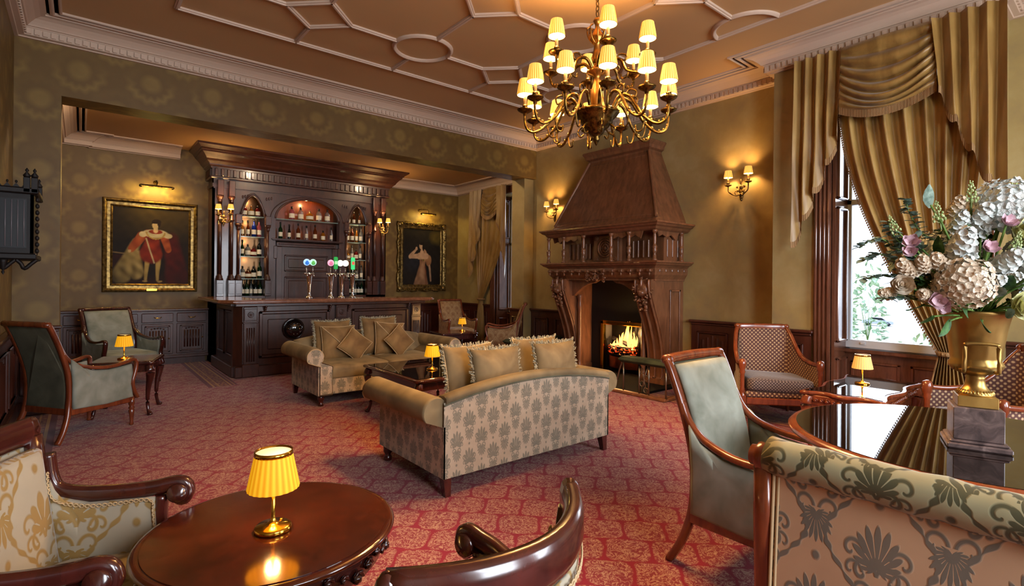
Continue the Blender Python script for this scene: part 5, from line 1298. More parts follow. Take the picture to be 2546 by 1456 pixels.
def lady(u, v):
    """a generic seated-length figure in a pale dress"""
    c = mixc(hexc('120e0d'), hexc('2a2420'), nz(u, v, 4)); c = mixc(c, hexc('6a5a28'), ell(u, v, .93, .87, .2, .12, .8) * .8); c = mixc(c, hexc('2c2c34'), ell(u, v, .25, .4, .2, .16, .9) * .7)
    dress = max(seg(u, v, .5, .36, .48, .0, .06, .2, .03), seg(u, v, .53, .55, .51, .36, .10, .07)); c = mixc(c, mixc(hexc('7c5234'), hexc('c99a74'), nz(u * 1.5, v * .4, 14)), dress)
    c = mixc(c, hexc('8a4a30'), seg(u, v, .58, .34, .62, .0, .01, .02, .03) * .7)
    c = mixc(c, mixc(hexc('8a5c3a'), hexc('b98a60'), nz(u, v, 12)), ell(u, v, .68, .44, .075, .10)); c = mixc(c, hexc('c49a76'), seg(u, v, .70, .34, .74, .08, .028, .02))
    c = mixc(c, hexc('cfa580'), max(seg(u, v, .42, .52, .63, .52, .06, .05), seg(u, v, .5, .62, .5, .56, .035, .05))); c = mixc(c, hexc('cfa580'), max(seg(u, v, .38, .52, .18, .5, .045, .035), seg(u, v, .18, .5, .33, .63, .035, .02), ell(u, v, .35, .65, .03, .03)))
    c = mixc(c, hexc('d6ae8a'), ell(u, v, .475, .695, .045, .055)); c = mixc(c, hexc('1c1410'), max(ell(u, v, .50, .735, .06, .035) * (v > .715), ell(u, v, .535, .68, .025, .07))); c = mixc(c, hexc('7a6a2c'), ell(u, v, .54, .45, .02, .02)); return c
painting('portrait_painting', 'gilt-framed portrait of a standing person in a red robe, left of the bar', .245, 1.51, 1.17, 2.63, YA - .003, .13, aged(gent), False, True)
painting('portrait_painting', 'ornate gold-framed portrait of a person in a pale dress, right of the bar', 5.20, 6.42, 1.15, 2.66, YA - .003, .15, aged(lady), True)
def piclight(label, x, z, w, e, dx=0):
    t = thing('picture_light', label, 'picture light', (x, YA, z))
    b = B(); b.ball((dx, -.01, .09), .035, .012, .035); b.tube(cr([(dx, -.015, .09), (dx, -.1, .11), (0, -.18, .09), (0, -.2, .02)], 5), .008, None, 7); b.ball((dx, -.02, .09), .018)
    b.obj('bracket', BRONZE, t); b = B(); n = 12
    rings = [[(x_, -.2 + .024 * cos(a), .0 + .024 * sin(a)) for a in [radians(-20 + 220 * i / n) for i in range(n + 1)]] for x_ in (-w / 2, w / 2)]; b.loft(rings, False); b.ball((-w / 2, -.2, 0), .024); b.ball((w / 2, -.2, 0), .024); b.obj('lamp_hood', BRONZE, t)
    for k in (-.3, 0, .3): BULBS.append(((x + k * w, YA - .19, z - .012), e, .012, (1, .72, .18)))
piclight('brass picture light glowing above the left portrait', .92, 2.84, .42, 6)
piclight('brass picture light above the right portrait', 5.86, 2.84, .34, 3.5, -.12)

for i, x in enumerate((.5, 2.6, 4.9)):      # unseen fill lights added behind the beam to brighten and warm the alcove
    t = thing('added_fill_light', ['leftmost', 'middle', 'rightmost'][i] + ' added alcove fill light, out of view behind the beam', 'fill light', (x, 7.85, ZA), 0, 'added alcove fill lights')
    b = B(); b.lathe([(.05, 0), (.06, -.006), (.06, -.012), (.045, -.012), (.045, 0)], n=20, caps=False); b.obj('trim_ring', WHITEP, t); b = B(); b.lathe([(0, -.002), (.045, -.002), (.045, -.001), (0, -.001)], n=16); b.obj('lens', BULB, t)
    BULBS.append(((x, 7.85, ZA - .04), 30, .04, (1, .76, .5)))
# ================================================================= curtains
def fold(u, n, a=1.0): return a * (sin(2 * pi * n * u) * .7 + .3 * sin(2 * pi * n * 2 * u + 1))
def drape(t, X, free, hold, zt, tie, tiez, n=9, amp=.035, into=-1, p=1.6, beads=True):
    """panel gathered towards `hold`; free edge sweeps back to the tie"""
    s = 1 if hold > free else -1; w = .13
    def edge(v):
        if v < .72: k = v / .72; return k
        return 1.0
    def P(u, v):
        if v < .72:
            k = v / .72; z = lerp(zt, tiez, k)
            ya = lerp(free, tie - s * w * .5, k ** p * .35 + .65 * (1 - cos(pi * k * .5)) ** 1.0 if k < 1 else 1); yb = lerp(hold, tie + s * w * .5, k ** 1.6)
            a = amp * (1 - .5 * k)
        else:
            k = (v - .72) / .28; z = lerp(tiez, .015, k); sp = w * (.5 + .55 * sin(pi * min(1, k * .7)) ) ; ya, yb = tie - s * sp, tie + s * sp; a = amp * (.5 + .3 * k)
        uu = u + .02 * sin(v * 5 + u * 6)
        return (X + into * 0 + fold(uu, n, a) - .02 * sin(pi * u), lerp(ya, yb, u), z)
    b = B(); b.grid(P, n * 14, 46); b.obj('drape', SILK, t)
    if beads:
        b = B(); pts = [P(0, i / 150) for i in range(151)]; b.tube([(x - .004, y, z) for x, y, z in pts], .008, None, 6); b.obj('edging', SFRINGE, t)
        b = B()
        for i in range(0, 109): 
            x, y, z = P(0, i / 150); b.ball((x - .005, y - s * .014, z - .008), .008, .008, .013, 6, 4)
        b.obj('bobble_trim', SFRINGE, t)
    b = B(); b.torus((X, tie, tiez), .075, .014, 24, 8, fz=1.6); 
    for i in range(16): a = 2 * pi * i / 16; b.ball((X + .078 * cos(a), tie + .078 * sin(a), tiez), .016, .016, .02, 6, 4)
    b.tube(cr([(X + .05, tie + s * .05, tiez + .01), (X + .1, tie + s * .12, tiez + .06)], 4), .01, None, 6)
    b.obj('tieback', SFRINGE, t)
def swag(t, X, y0, y1, zt, he0, he1, hm, n=7):
    def P(u, v, off=0):
        he = lerp(he0, he1, u); q = 4 * u * (1 - u); z = zt - (he * v + (hm - (he0 + he1) / 2) * q * v + .16 * q * sin(pi * v) )
        f = abs(sin(pi * n * v + .6 * sin(pi * u))); return (X - .03 - (.075 * f * (.25 + .75 * min(1, q * 2.5)) * (.4 + .6 * sin(pi * min(1, v * .9 + .1)))) - .05 * v - off, lerp(y0, y1, u), z)
    b = B(); b.grid(P, 40, 90); b.obj('swag', SILK, t)
    b = B(); b.grid(lambda u, v: (P(u, 1)[0] - .004 - .003 * sin(u * 500), P(u, 1)[1], P(u, 1)[2] + .012 - .075 * v), 240, 2); b.obj('fringe', SFRINGE, t)
def tail(t, X, y_in, y_out, zt, z_in, z_out, n=3, taper=.25):
    """cascading jabot: short beside the swag, long at the outside"""
    def P(u, v):
        st = (u * n); k = (math.floor(st) + min(1, (st % 1) * 1.0)) / n; zb = lerp(z_in, z_out, k); zz = zb + .05 * sin(2 * pi * st)
        z = lerp(zt, zz, v); tri = abs((st % 1) * 2 - 1)
        y = lerp(y_in, y_out, u); yc = y_out; y = lerp(y, y + (yc - y) * taper * 1.0, v)
        y += .03 * (tri - .5) * v * (1 if y_out > y_in else -1)
        return (X - .02 - .075 * tri - .012 * sin(st * 9 + v * 8) * v - .02 * v, y, z)
    b = B(); b.grid(P, 16 * n, 24); b.obj('tail', SILK, t)
    b = B(); b.grid(lambda u, v: (P(u, 1)[0] - .003 - .003 * sin(u * 300), P(u, 1)[1], P(u, 1)[2] + .01 - .065 * v), 40 * n, 2); b.obj('fringe', SFRINGE, t)
t = thing('curtain', 'gold silk curtain tied back at the tall window behind the flowers', 'curtain', (0, 0, 0))
drape(t, 6.0, 2.02, .84, 3.3, 1.12, .78, 8, .05)
t = thing('swagged_valance', 'gold silk swag and fringed tails hanging over the tall window', 'valance', (0, 0, 0))
swag(t, 5.96, 1.98, 1.20, 3.79, .62, .6, .72)
tail(t, 5.99, 1.97, 2.42, 3.79, 2.95, 1.84, 4, .02); tail(t, 5.95, 1.24, .74, 3.79, 3.15, 2.05, 4, .1)
t = thing('curtain', 'gold silk curtain tied back at the small window in the far alcove', 'curtain', (0, 0, 0))
drape(t, 6.69, 8.28, 9.45, 3.0, 9.17, 1.0, 7, .035, beads=False)
t = thing('swagged_valance', 'gold silk swag and tails over the small far alcove window', 'valance', (0, 0, 0))
swag(t, 6.66, 9.05, 8.5, 3.36, .5, .5, .62, 6); tail(t, 6.69, 9.05, 9.5, 3.36, 2.6, 1.5, 3, .1); tail(t, 6.67, 8.52, 8.2, 3.36, 2.6, 1.5, 2, .1)
# ================================================================= chandelier
ch = thing('chandelier', 'two-tier brass chandelier with eighteen pleated candle shades on a chain', 'chandelier', (2.94, 2.6, 0))
b = B(); z = ZC - .03; i = 0
b.lathe([(0, 0), (.07, 0), (.075, -.02), (.05, -.035), (.02, -.05), (0, -.05)], (0, 0, ZC), 20)
z = ZC - .06
while z > 3.36:
    n = 14; rings = []
    P = [(.013 * cos(2 * pi * k / n) * (1 if i % 2 else 0), .013 * cos(2 * pi * k / n) * (0 if i % 2 else 1), z + .024 * sin(2 * pi * k / n)) for k in range(n + 1)]; b.tube(P, .0038, None, 5, up=(.3, .4, .1)); z -= .037; i += 1
b.obj('chain', BRONZE, ch)
b = B(); b.lathe([(.0, 3.36), (.02, 3.35), (.03, 3.33), (.018, 3.31), (.014, 3.28), (.03, 3.25), (.045, 3.22), (.05, 3.2), (.03, 3.17), (.02, 3.15), (.028, 3.1), (.04, 3.06), (.03, 3.02), (.02, 3.0), (.05, 2.975), (.075, 2.96), (.07, 2.945), (.03, 2.93), (.024, 2.9), (.032, 2.85), (.045, 2.8), (.05, 2.76), (.04, 2.7), (.03, 2.68)], n=28, flute=.04, fn=14)
for k in range(8): a = k * pi / 4; b.tube(cr([(.02 * cos(a), .02 * sin(a), 3.16), (.06 * cos(a), .06 * sin(a), 3.2), (.075 * cos(a), .075 * sin(a), 3.27), (.05 * cos(a), .05 * sin(a), 3.29)], 4), .006, None, 6)
b.obj('stem', plain('lit_brass', 'b5803a', rough=.3, metal=.9), ch)
b = B(); b.lathe([(.03, 2.69), (.09, 2.68), (.15, 2.665), (.165, 2.65), (.155, 2.635), (.12, 2.60), (.11, 2.57), (.085, 2.54), (.06, 2.52), (.055, 2.5), (.035, 2.485), (.02, 2.47), (.028, 2.455), (.02, 2.44), (.01, 2.42), (0, 2.405)], n=48, flute=.04, fn=24)
for k in range(6):
    a = k * pi / 3; b.tube(cr([(.1 * cos(a), .1 * sin(a), 2.56), (.14 * cos(a), .14 * sin(a), 2.52), (.12 * cos(a), .12 * sin(a), 2.48), (.09 * cos(a), .09 * sin(a), 2.50)], 4), .007, None, 6)
b.obj('bowl', BRONZE, ch)
def arm_mesh(r, zp, z0, r0, dip, hump):
    """arm in the local XZ plane from hub (r0,z0) to the drip pan at (r,zp)"""
    P = cr([(r0, 0, z0), (r0 + .06, 0, z0 + hump), (r0 + .14, 0, z0 + hump * .7), (lerp(r0, r, .55), 0, (z0 + zp) / 2 - dip * .5), (lerp(r0, r, .78), 0, zp - dip), (r - .025, 0, zp - dip * .93), (r + .0, 0, zp - dip * .5), (r, 0, zp)], 6)
    n = len(P); b = B(); b.tube(P, [lerp(.0125, .0085, i / n) for i in range(n)], None, 8, up=(0, 1, 0))
    b.tube(cr([(r0 + .1, 0, z0 + hump * .8), (r0 + .13, 0, z0 + hump * 1.3), (r0 + .18, 0, z0 + hump * 1.1), (r0 + .17, 0, z0 + hump * .6), (r0 + .145, 0, z0 + hump * .75)], 4), .007, None, 6, up=(0, 1, 0))
    b.tube(cr([(lerp(r0, r, .6), 0, (z0 + zp) / 2 - dip * .6), (lerp(r0, r, .55), 0, zp - dip * 1.2), (lerp(r0, r, .45), 0, zp - dip * 1.25), (lerp(r0, r, .43), 0, zp - dip * .95)], 4), .006, None, 6, up=(0, 1, 0))
    for k in range(5): p = P[int(n * (.45 + .08 * k))]; b.ball((p[0], 0, p[2] + .012), .012, .01, .012, 7, 5)
    return b.mesh('arm', BRONZE)
pan = B(); pan.lathe([(.006, -.035), (.012, -.03), (.014, -.015), (.03, -.008), (.052, .006), (.058, .016), (.05, .018), (.018, .008), (.014, .02), (.02, .032), (.018, .048), (.012, .05)], n=40, flute=.04, fn=20); pan = pan.mesh('drip_pan', BRONZE)
cn = B().lathe([(.012, 0), (.012, .085), (0, .085)], n=12).mesh('candle', CANDLE)
n = 64; shd = B().loft([[(r * (1 + .03 * cos(20 * 2 * pi * j / n)) * cos(2 * pi * j / n), r * (1 + .03 * cos(20 * 2 * pi * j / n)) * sin(2 * pi * j / n), z) for j in range(n)] for z, r in ((0, .061), (.06, .052), (.118, .041))]).mesh('lamp_shade', SH_CH)
lin = B().loft([[(r * cos(2 * pi * j / 24), r * sin(2 * pi * j / 24), z) for j in range(24)] for z, r in ((.002, .057), (.115, .038))]); lin = lin.mesh('shade_lining', SH_IN)
rimm = B().torus((0, 0, .001), .061, .002, 32, 5).mesh('shade_rim', BRONZE)
def chand_arm(az, r, zs, am):
    def ob(nm, me, par, loc=(0, 0, 0), rz=0):
        o = bpy.data.objects.new(nm, me); C.objects.link(o); o.parent = par; o.location = loc; o.rotation_euler = (0, 0, rz); return o
    a = ob('arm', am, ch, rz=az); zp = zs - .18
    ob('drip_pan', pan, a, (r, 0, zp)); ob('candle', cn, a, (r, 0, zp + .05)); ob('lamp_shade', shd, a, (r, 0, zs - .06)); ob('shade_lining', lin, a, (r, 0, zs - .06)); ob('shade_rim', rimm, a, (r, 0, zs - .06))
    BULBS.append(((2.94 + r * cos(az), 2.6 + r * sin(az), zs - .01), CHP))
CHP = 42
A1 = arm_mesh(.373, 3.0, 2.96, .04, .10, .07); A2 = arm_mesh(.53, 2.66, 2.66, .12, .15, .09)
for k in range(6): chand_arm(radians(-127.5 + 60 * k), .373, 3.18, A1)
for k in range(12): chand_arm(radians(-131 + 30 * k), .53, 2.84, A2)
# ================================================================= carved wall cabinet at far left
EBON = plain('ebonised_oak', '120c0a', rough=.55, spec=.3)
t = thing('carved_wall_cabinet', 'dark gothic carved cabinet with a glazed side hanging on the left wall', 'cabinet', (LW, 5.55, 0))
b = B(); b.box(0, .24, 0, .03, 1.56, 2.06); b.bbox(0, .27, -.03, .6, 2.04, 2.09, .01); b.bbox(0, .26, -.02, .59, 1.53, 1.58, .01); b.box(0, .24, .55, .57, 1.56, 2.06); b.box(0, .02, 0, .57, 1.5, 2.1); b.box(.22, .24, 0, .57, 1.56, 2.06)
b.obj('case', EBON, t)
b = B()
for x in (.02, .07, .12, .17): b.prism([(x, 2.09), (x + .02, 2.12), (x + .04, 2.09)], 'y', -.02, -.005); b.ball((x + .02, -.012, 2.13), .008, .008, .012, 6, 5)
for x, y in ((.245, -.01), (.20, -.01), (.245, .57)): b.bbox(x - .02, x + .02, y - .02, y + .02, 2.05, 2.17, .005); b.lathe([(.018, 0), (.024, .015), (.006, .04), (.012, .055), (0, .075)], (x, y, 2.17), 8)
for k in range(9): b.ball((.262, -.012 , 1.6 + k * .05), .014, .016, .02, 7, 5)
b.obj('cresting', EBON, t)
for x0 in (.02, .14):
    b = B(); b.tube(cr([(x0, -.0, 1.53), (x0 + .03, 0, 1.5), (x0 + .05, 0, 1.46), (x0 + .09, 0, 1.5), (x0 + .12, 0, 1.53)], 4), .014, None, 6); b.obj('bracket', EBON, t)
b = B(); b.lathe([(.0, -.12), (.01, -.1), (.006, -.085), (.02, -.06), (.025, -.02), (.03, 0)], (.07, .0, 1.53), 8); b.obj('pendant', EBON, t)
b = B(); b.box(.03, .20, -.008, -.002, 1.62, 2.0); b.obj('glass_pane', plain('dark_glass', '0b0a0c', rough=.35, spec=.25), t)
for i in range(5):
    x = .045 + i * .035; b = B(); b.tube([(x, -.012, 1.63), (x, -.012, 1.99)], .0035, None, 6); b.obj('glazing_bar', plain('grey_bar', '6a6468', rough=.3) if 'grey_bar' not in MATS else MATS['grey_bar'], t)
# ================================================================= the bouquet
UC = Vector((2.852, .447, 1.27)); RV = Vector((.772, -.636, 0)); TV = Vector((-.636, -.772, 0))
def fpos(u, v, c): k = .00166; return UC + Vector((0, 0, .02)) + RV * (u - 2440) * k * (1 - c * .45) + Vector((0, 0, (780 - v) * k * (1 - c * .45))) + TV * c
rf = random.Random(21)
def petal_fan(b, M, n, r, w, cup, tw=0):
    for i in range(n):
        a = 2 * pi * i / n + tw; ca, sa = cos(a), sin(a)
        def pt(q, s): x, y = q * r, s * w * sin(pi * min(1, q * .85 + .12)); return (x * ca - y * sa, x * sa + y * ca, cup * q * q * r + .12 * r * s * s)
        b.grid(lambda u, v: pt(.08 + .92 * v, u * 2 - 1), 3, 4, True, M)
def nrmM(p, d, s=1):
    q = d.to_track_quat('Z', 'Y').to_matrix().to_4x4(); return Matrix.Translation(p) @ q @ Matrix.Scale(s, 4)
def make_hydrangea(seed, nf=170):
    b = B(); r_ = random.Random(seed); g = pi * (3 - sqrt(5))
    for i in range(nf):
        z = 1 - 1.55 * i / nf; rad = sqrt(max(0, 1 - z * z)); d = Vector((rad * cos(g * i), rad * sin(g * i), z)); k = r_.uniform(.92, 1.06)
        dd = (d + Vector((r_.uniform(-.3, .3), r_.uniform(-.3, .3), r_.uniform(-.3, .3)))).normalized()
        petal_fan(b, nrmM(d * k, dd), 4, .155, .085, r_.uniform(-.1, .5), r_.uniform(0, 2))
    b.ball((0, 0, -.05), .85, .85, .8, 14, 8); return b
def make_rose():
    b = B()
    for k, (r, cup, n, sc_) in enumerate(((.28, 2.6, 3, 1), (.45, 1.9, 4, 1), (.65, 1.2, 5, 1), (.85, .75, 5, 1), (1.0, .35, 6, 1))): petal_fan(b, Matrix.Translation((0, 0, -.1 * k)), n, r, r * .75, cup, k * .7)
    b.ball((0, 0, .1), .22, .22, .35, 10, 8); return b
def make_liz():
    b = B(); petal_fan(b, Matrix.Identity(4), 5, 1, .6, .7); petal_fan(b, Matrix.Translation((0, 0, .1)), 4, .7, .5, 1.2, .5); b.ball((0, 0, .15), .12, .12, .2, 8, 6); return b
def make_stock(seed):
    b = B(); r_ = random.Random(seed)
    for i in range(46):
        h = i / 46; a = i * 2.4; rad = lerp(.75, .25, h); d = Vector((cos(a), sin(a), .5 + h)).normalized()
        petal_fan(b, nrmM(Vector((rad * .75 * cos(a), rad * .75 * sin(a), lerp(-.9, 1.1, h))), d), 5, lerp(.36, .2, h), .2, .4, a)
    b.ball((0, 0, 0), .5, .5, 1.0, 10, 8); return b
def make_sprig(seed):
    b = B(); r_ = random.Random(seed); b.tube([(0, 0, -1), (.05, 0, 0), (0, .05, 1.2)], [.05, .04, .025], None, 6)
    for i in range(26):
        h = i / 26; a = i * 2.4; p = Vector((.02, .02, lerp(-.5, 1.2, h))); e = p + Vector((cos(a) * .34 * (1.2 - h), sin(a) * .34 * (1.2 - h), .22)); b.tube([tuple(p), tuple(e)], .016, None, 4); s = lerp(.11, .05, h); b.ball(tuple(e), s, s, s * 1.4, 7, 5)
    return b
def leafs(b, p, d, up, L, w, n=5):
    d = d.normalized(); s = d.cross(up).normalized()
    b.grid(lambda u, v: tuple(p + d * L * v + s * (u * 2 - 1) * w * sin(pi * min(1, v * .92 + .06)) ** .8 + up * (-.25 * L * v * v + .18 * w * abs(u * 2 - 1))), 4, n)
def bloom(name, label, cat, pos, s, bld, mat, group, out=None, stem=True, tilt=.6):
    d = out if out is not None else ((pos - UC - Vector((0, 0, .05))).normalized() + TV * tilt).normalized()
    t = thing(name, label, cat, tuple(pos), 0, group); M = nrmM(Vector((0, 0, 0)), d, s) @ Matrix.Rotation(rf.uniform(0, 6), 4, 'Z')
    b = B(); b.add(bld.v, bld.f, True, M); b.obj('petals' if cat == 'flower' else 'foliage', mat, t)
    if stem:
        b = B(); e = UC - pos + Vector((rf.uniform(-.03, .03), rf.uniform(-.03, .03), -.03)); b.tube(cr([(0, 0, 0), tuple(e * .5 + Vector((0, 0, .02))), tuple(e)], 4), .004, None, 6); b.obj('stem', STEM, t)
    return t
HY = [make_hydrangea(1), make_hydrangea(2, 150)]; RO = make_rose(); LI = make_liz(); ST = [make_stock(1), make_stock(2)]; SP = [make_sprig(1), make_sprig(2)]
G = 'blooms in the gold urn bouquet'
px = .00166
for u, v, c, r, m_, lab in ((2478, 520, .06, 66, P_WHITE, 'big white hydrangea head crowning the bouquet'), (2343, 705, .12, 58, P_CREAM, 'large cream hydrangea head left of centre in the bouquet'),
    (2525, 640, .10, 55, P_WHITE, 'white hydrangea head at the right edge of the bouquet beside a pink bloom'), (2535, 735, .1, 52, P_CREAM, 'ivory hydrangea head at the lower right over the urn rim'), (2600, 560, .0, 70, P_WHITE, 'white hydrangea head on the hidden far right of the bouquet'), (2440, 640, -.12, 70, P_WHITE, 'white hydrangea head deep at the back of the bouquet'), (2600, 690, -.05, 60, P_WHITE, 'white hydrangea head low on the right of the bouquet')):
    bloom('hydrangea', lab, 'flower', fpos(u, v, c), r * px, HY[int(u) % 2], m_, G)
for u, v, c, r, m_, lab in ((2480, 580, .16, 44, P_YEL, 'pale yellow rose in the upper middle of the bouquet'), (2462, 758, .17, 34, P_YEL, 'pale green-white rose low over the urn rim'), (2225, 712, .06, 26, P_CREAM, 'small cream rose at the lower left of the bouquet')):
    bloom('rose', lab, 'flower', fpos(u, v, c), r * px, RO, m_, G, tilt=1.4)
for u, v, c, r, lab in ((2428, 555, .15, 19, 'small mauve-pink bloom beside the yellow rose'), (2495, 668, .18, 26, 'open pink bloom near the right of the bouquet'), (2250, 610, .05, 20, 'pink bloom high on the left fringe of the bouquet'), (2242, 632, .06, 17, 'pink bud just under the upper left pink bloom'), (2293, 750, .1, 22, 'pink bloom drooping at the lower left of the urn'), (2378, 618, .16, 18, 'blush bloom tucked beside the white stock flower'), (2305, 768, .1, 14, 'small pink bud above the dark leaf at lower left')):
    bloom('lisianthus', lab, 'flower', fpos(u, v, c), r * px, LI, P_PINK, G, tilt=.9)
for i, (u, v, c, r, lab) in enumerate(((2340, 605, .12, 42, 'full white stock flower in the upper left of the bouquet'), (2408, 545, .08, 36, 'white stock flower beside the mauve bloom'), (2432, 650, .15, 38, 'white stock spike in the middle of the bouquet'), (2372, 560, .05, 32, 'white stock spike near the top left of the bouquet'), (2235, 668, .05, 30, 'cream stock flower at the left of the bouquet'), (2300, 655, .08, 30, 'cream stock flower above the cream hydrangea'), (2540, 590, .1, 34, 'white stock flower at the right frame edge'), (2205, 735, .02, 22, 'small cream stock flower at the lower left tip'))):
    bloom('stock_flower', lab, 'flower', fpos(u, v, c), r * px, ST[i % 2], P_WHITE if i not in (4, 5, 7) else P_CREAM, G, tilt=.5)
for i, (u, v, c, r, lab) in enumerate(((2392, 495, .06, 30, 'budding green sprig rising at the top of the bouquet'), (2325, 545, .04, 30, 'budding green sprig at the upper left of the bouquet'), (2236, 575, .0, 26, 'thin budding sprig above the left pink bloom'), (2432, 610, .18, 26, 'budding sprig in front of the middle stock spike'), (2480, 700, .16, 16, 'short budding sprig under the open pink bloom'), (2530, 475, .0, 24, 'budding sprig at the top right frame edge'))):
    bloom('budding_sprig', lab, 'sprig', fpos(u, v, c), r * px, SP[i % 2], BUDS, 'sprigs in the bouquet', out=((fpos(u, v, c) - UC).normalized() + Vector((0, 0, .8))).normalized())
for i, (u, v, c, r, m_, lab) in enumerate(((2262, 655, .08, 26, P_CREAM, 'cream stock flower under the left pink blooms'), (2300, 705, .1, 27, P_CREAM, 'cream stock flower touching the left of the cream hydrangea'), (2345, 655, .12, 26, P_WHITE, 'white stock flower above the cream hydrangea'), (2265, 735, .08, 22, P_CREAM, 'cream stock flower above the dark broad leaf'), (2395, 700, .16, 26, P_WHITE, 'white stock flower right of the cream hydrangea'), (2380, 520, .02, 28, P_CREAM, 'cream stock flower at the top behind the green sprig'), (2490, 620, .14, 30, P_WHITE, 'white stock flower under the yellow rose'), (2500, 720, .16, 28, P_WHITE, 'white stock flower above the low pale rose'), (2430, 690, .17, 22, P_WHITE, 'small white stock flower in the lower middle'))):
    bloom('stock_flower', lab, 'flower', fpos(u, v, c), r * px, ST[i % 2], m_, G, tilt=.8)
# leaves and eucalyptus
LV = B(); leafs(LV, Vector((0, 0, -.2)), Vector((0, 0, 1)), Vector((0, 1, 0)), 1.6, .45)
for i, (u, v, c, r, m_, lab) in enumerate(((2318, 800, .1, 34, LEAF, 'dark pointed leaf hanging over the urn at lower left'), (2272, 762, .06, 30, LEAF, 'dark broad leaf at the lower left of the bouquet'), (2325, 515, .0, 36, LEAFG, 'dark leaf standing up at the upper left of the bouquet'), (2390, 735, .17, 30, LEAFG, 'blue-grey leaf in the lower middle of the bouquet'), (2420, 715, .16, 30, LEAF, 'green leaf beside the blue-grey leaf'), (2540, 550, .08, 36, LEAF, 'dark leaf at the right edge below the top hydrangea'), (2505, 622, .1, 26, LEAF, 'green leaf under the yellow rose'), (2290, 620, .02, 28, LEAFG, 'grey-green leaf behind the left pink bloom'), (2400, 800, .1, 28, LEAF, 'dark leaf lying on the urn rim'), (2370, 655, .1, 26, LEAF, 'green leaf behind the cream hydrangea'), (2310, 690, .02, 34, LEAF, 'shaded leaf left of the cream hydrangea'), (2270, 690, .04, 30, LEAFG, 'grey-green leaf above the small cream rose'), (2455, 540, .08, 26, LEAF, 'small leaf under the crowning hydrangea'), (2385, 595, .08, 26, LEAF, 'leaf between the two upper stock flowers'), (2350, 770, .12, 30, LEAF, 'dark leaf under the cream hydrangea'), (2285, 790, .08, 26, LEAF, 'lowest dark leaf at the left of the rim'), (2330, 640, .04, 34, LEAF, 'dark leaf deep behind the upper left stock flower'), (2425, 770, .16, 26, LEAFG, 'grey-green leaf left of the low pale rose'), (2495, 775, .15, 26, LEAF, 'green leaf right of the low pale rose'), (2250, 690, .03, 26, LEAFG, 'grey-green leaf behind the left cream stock'), (2420, 585, .08, 32, LEAF, 'broad green leaf behind the mauve bloom'), (2470, 650, .1, 34, LEAF, 'broad green leaf left of the open pink bloom'))):
    p = fpos(u, v, c); d = (p - UC).normalized(); d = (d + RV * rf.uniform(-.4, .4) + Vector((0, 0, -.8 if v > 740 else .3))).normalized()
    bloom('leaf', lab, 'leaf', p, r * px, LV, m_, 'leaves in the bouquet', out=d)
def euca(pts, seed, lab):
    r_ = random.Random(seed); t = thing('eucalyptus_branch', lab, 'branch', tuple(UC), 0, 'eucalyptus in the bouquet'); P = cr([tuple(Vector(p) - UC) for p in pts], 8)
    b = B(); b.tube(P, [lerp(.004, .0015, i / len(P)) for i in range(len(P))], None, 5); b.obj('stem', STEM, t); b = B()
    for i in range(6, len(P)):
        for s in (-1, 1):
            p = Vector(P[i]); a = r_.uniform(0, 6); d = Vector((cos(a), sin(a), r_.uniform(-.3, .6))); leafs(b, p, d, Vector((r_.uniform(-.3, .3), r_.uniform(-.3, .3), 1)).normalized(), r_.uniform(.026, .038), .016, 4)
    b.obj('leaves', LEAFG, t)
U0 = tuple(UC)
for i, (pts, lab) in enumerate(((((2400, 720, 0), (2300, 700, .02), (2220, 690, .02), (2158, 702, .0)), 'eucalyptus branch reaching furthest left towards the window'), (((2400, 700, 0), (2290, 680, .0), (2215, 640, -.02), (2172, 655, -.02)), 'eucalyptus branch just above the longest one'), (((2400, 680, 0), (2280, 650, 0), (2210, 600, -.02), (2165, 625, -.03)), 'eucalyptus branch at the upper left of the bouquet'), (((2400, 740, 0), (2310, 740, .03), (2240, 745, .04), (2190, 748, .03)), 'lowest eucalyptus branch on the left'), (((2380, 700, 0), (2290, 640, .0), (2240, 600, 0), (2228, 560, -.02)), 'eucalyptus branch climbing beside the left pink bloom'), (((2400, 640, 0), (2330, 590, -.04), (2300, 540, -.05), (2290, 505, -.05)), 'eucalyptus branch at the top left behind the stock flower'))):
    euca([U0] + [tuple(fpos(*q)) for q in pts], i, lab)
for k, (u, v, c, n, m_, lab) in enumerate(((2310, 690, -.02, 110, LEAF, 'dense dark foliage filling the left of the bouquet'), (2290, 640, -.04, 80, LEAFG, 'grey-green foliage filling the upper left of the bouquet'), (2440, 600, -.06, 120, LEAF, 'dense foliage filling the middle of the bouquet'), (2500, 720, .0, 90, LEAF, 'dense foliage filling the lower right of the bouquet'))):
    p0 = fpos(u, v, c); t = thing('foliage_spray', lab, 'foliage', tuple(p0), 0, 'foliage in the bouquet'); b = B(); r_ = random.Random(90 + k)
    for i in range(n):
        d = Vector((r_.gauss(0, 1), r_.gauss(0, 1), r_.gauss(0, .8))).normalized(); leafs(b, d * r_.uniform(.01, .085), (d + Vector((0, 0, .3))), Vector((r_.uniform(-1, 1), r_.uniform(-1, 1), 1)).normalized(), r_.uniform(.03, .055), .013, 4)
    b.obj('foliage', m_, t); b = B(); e = UC - p0; b.tube(cr([(0, 0, 0), tuple(e * .5), tuple(e)], 4), .005, None, 6); b.obj('stem', STEM, t)
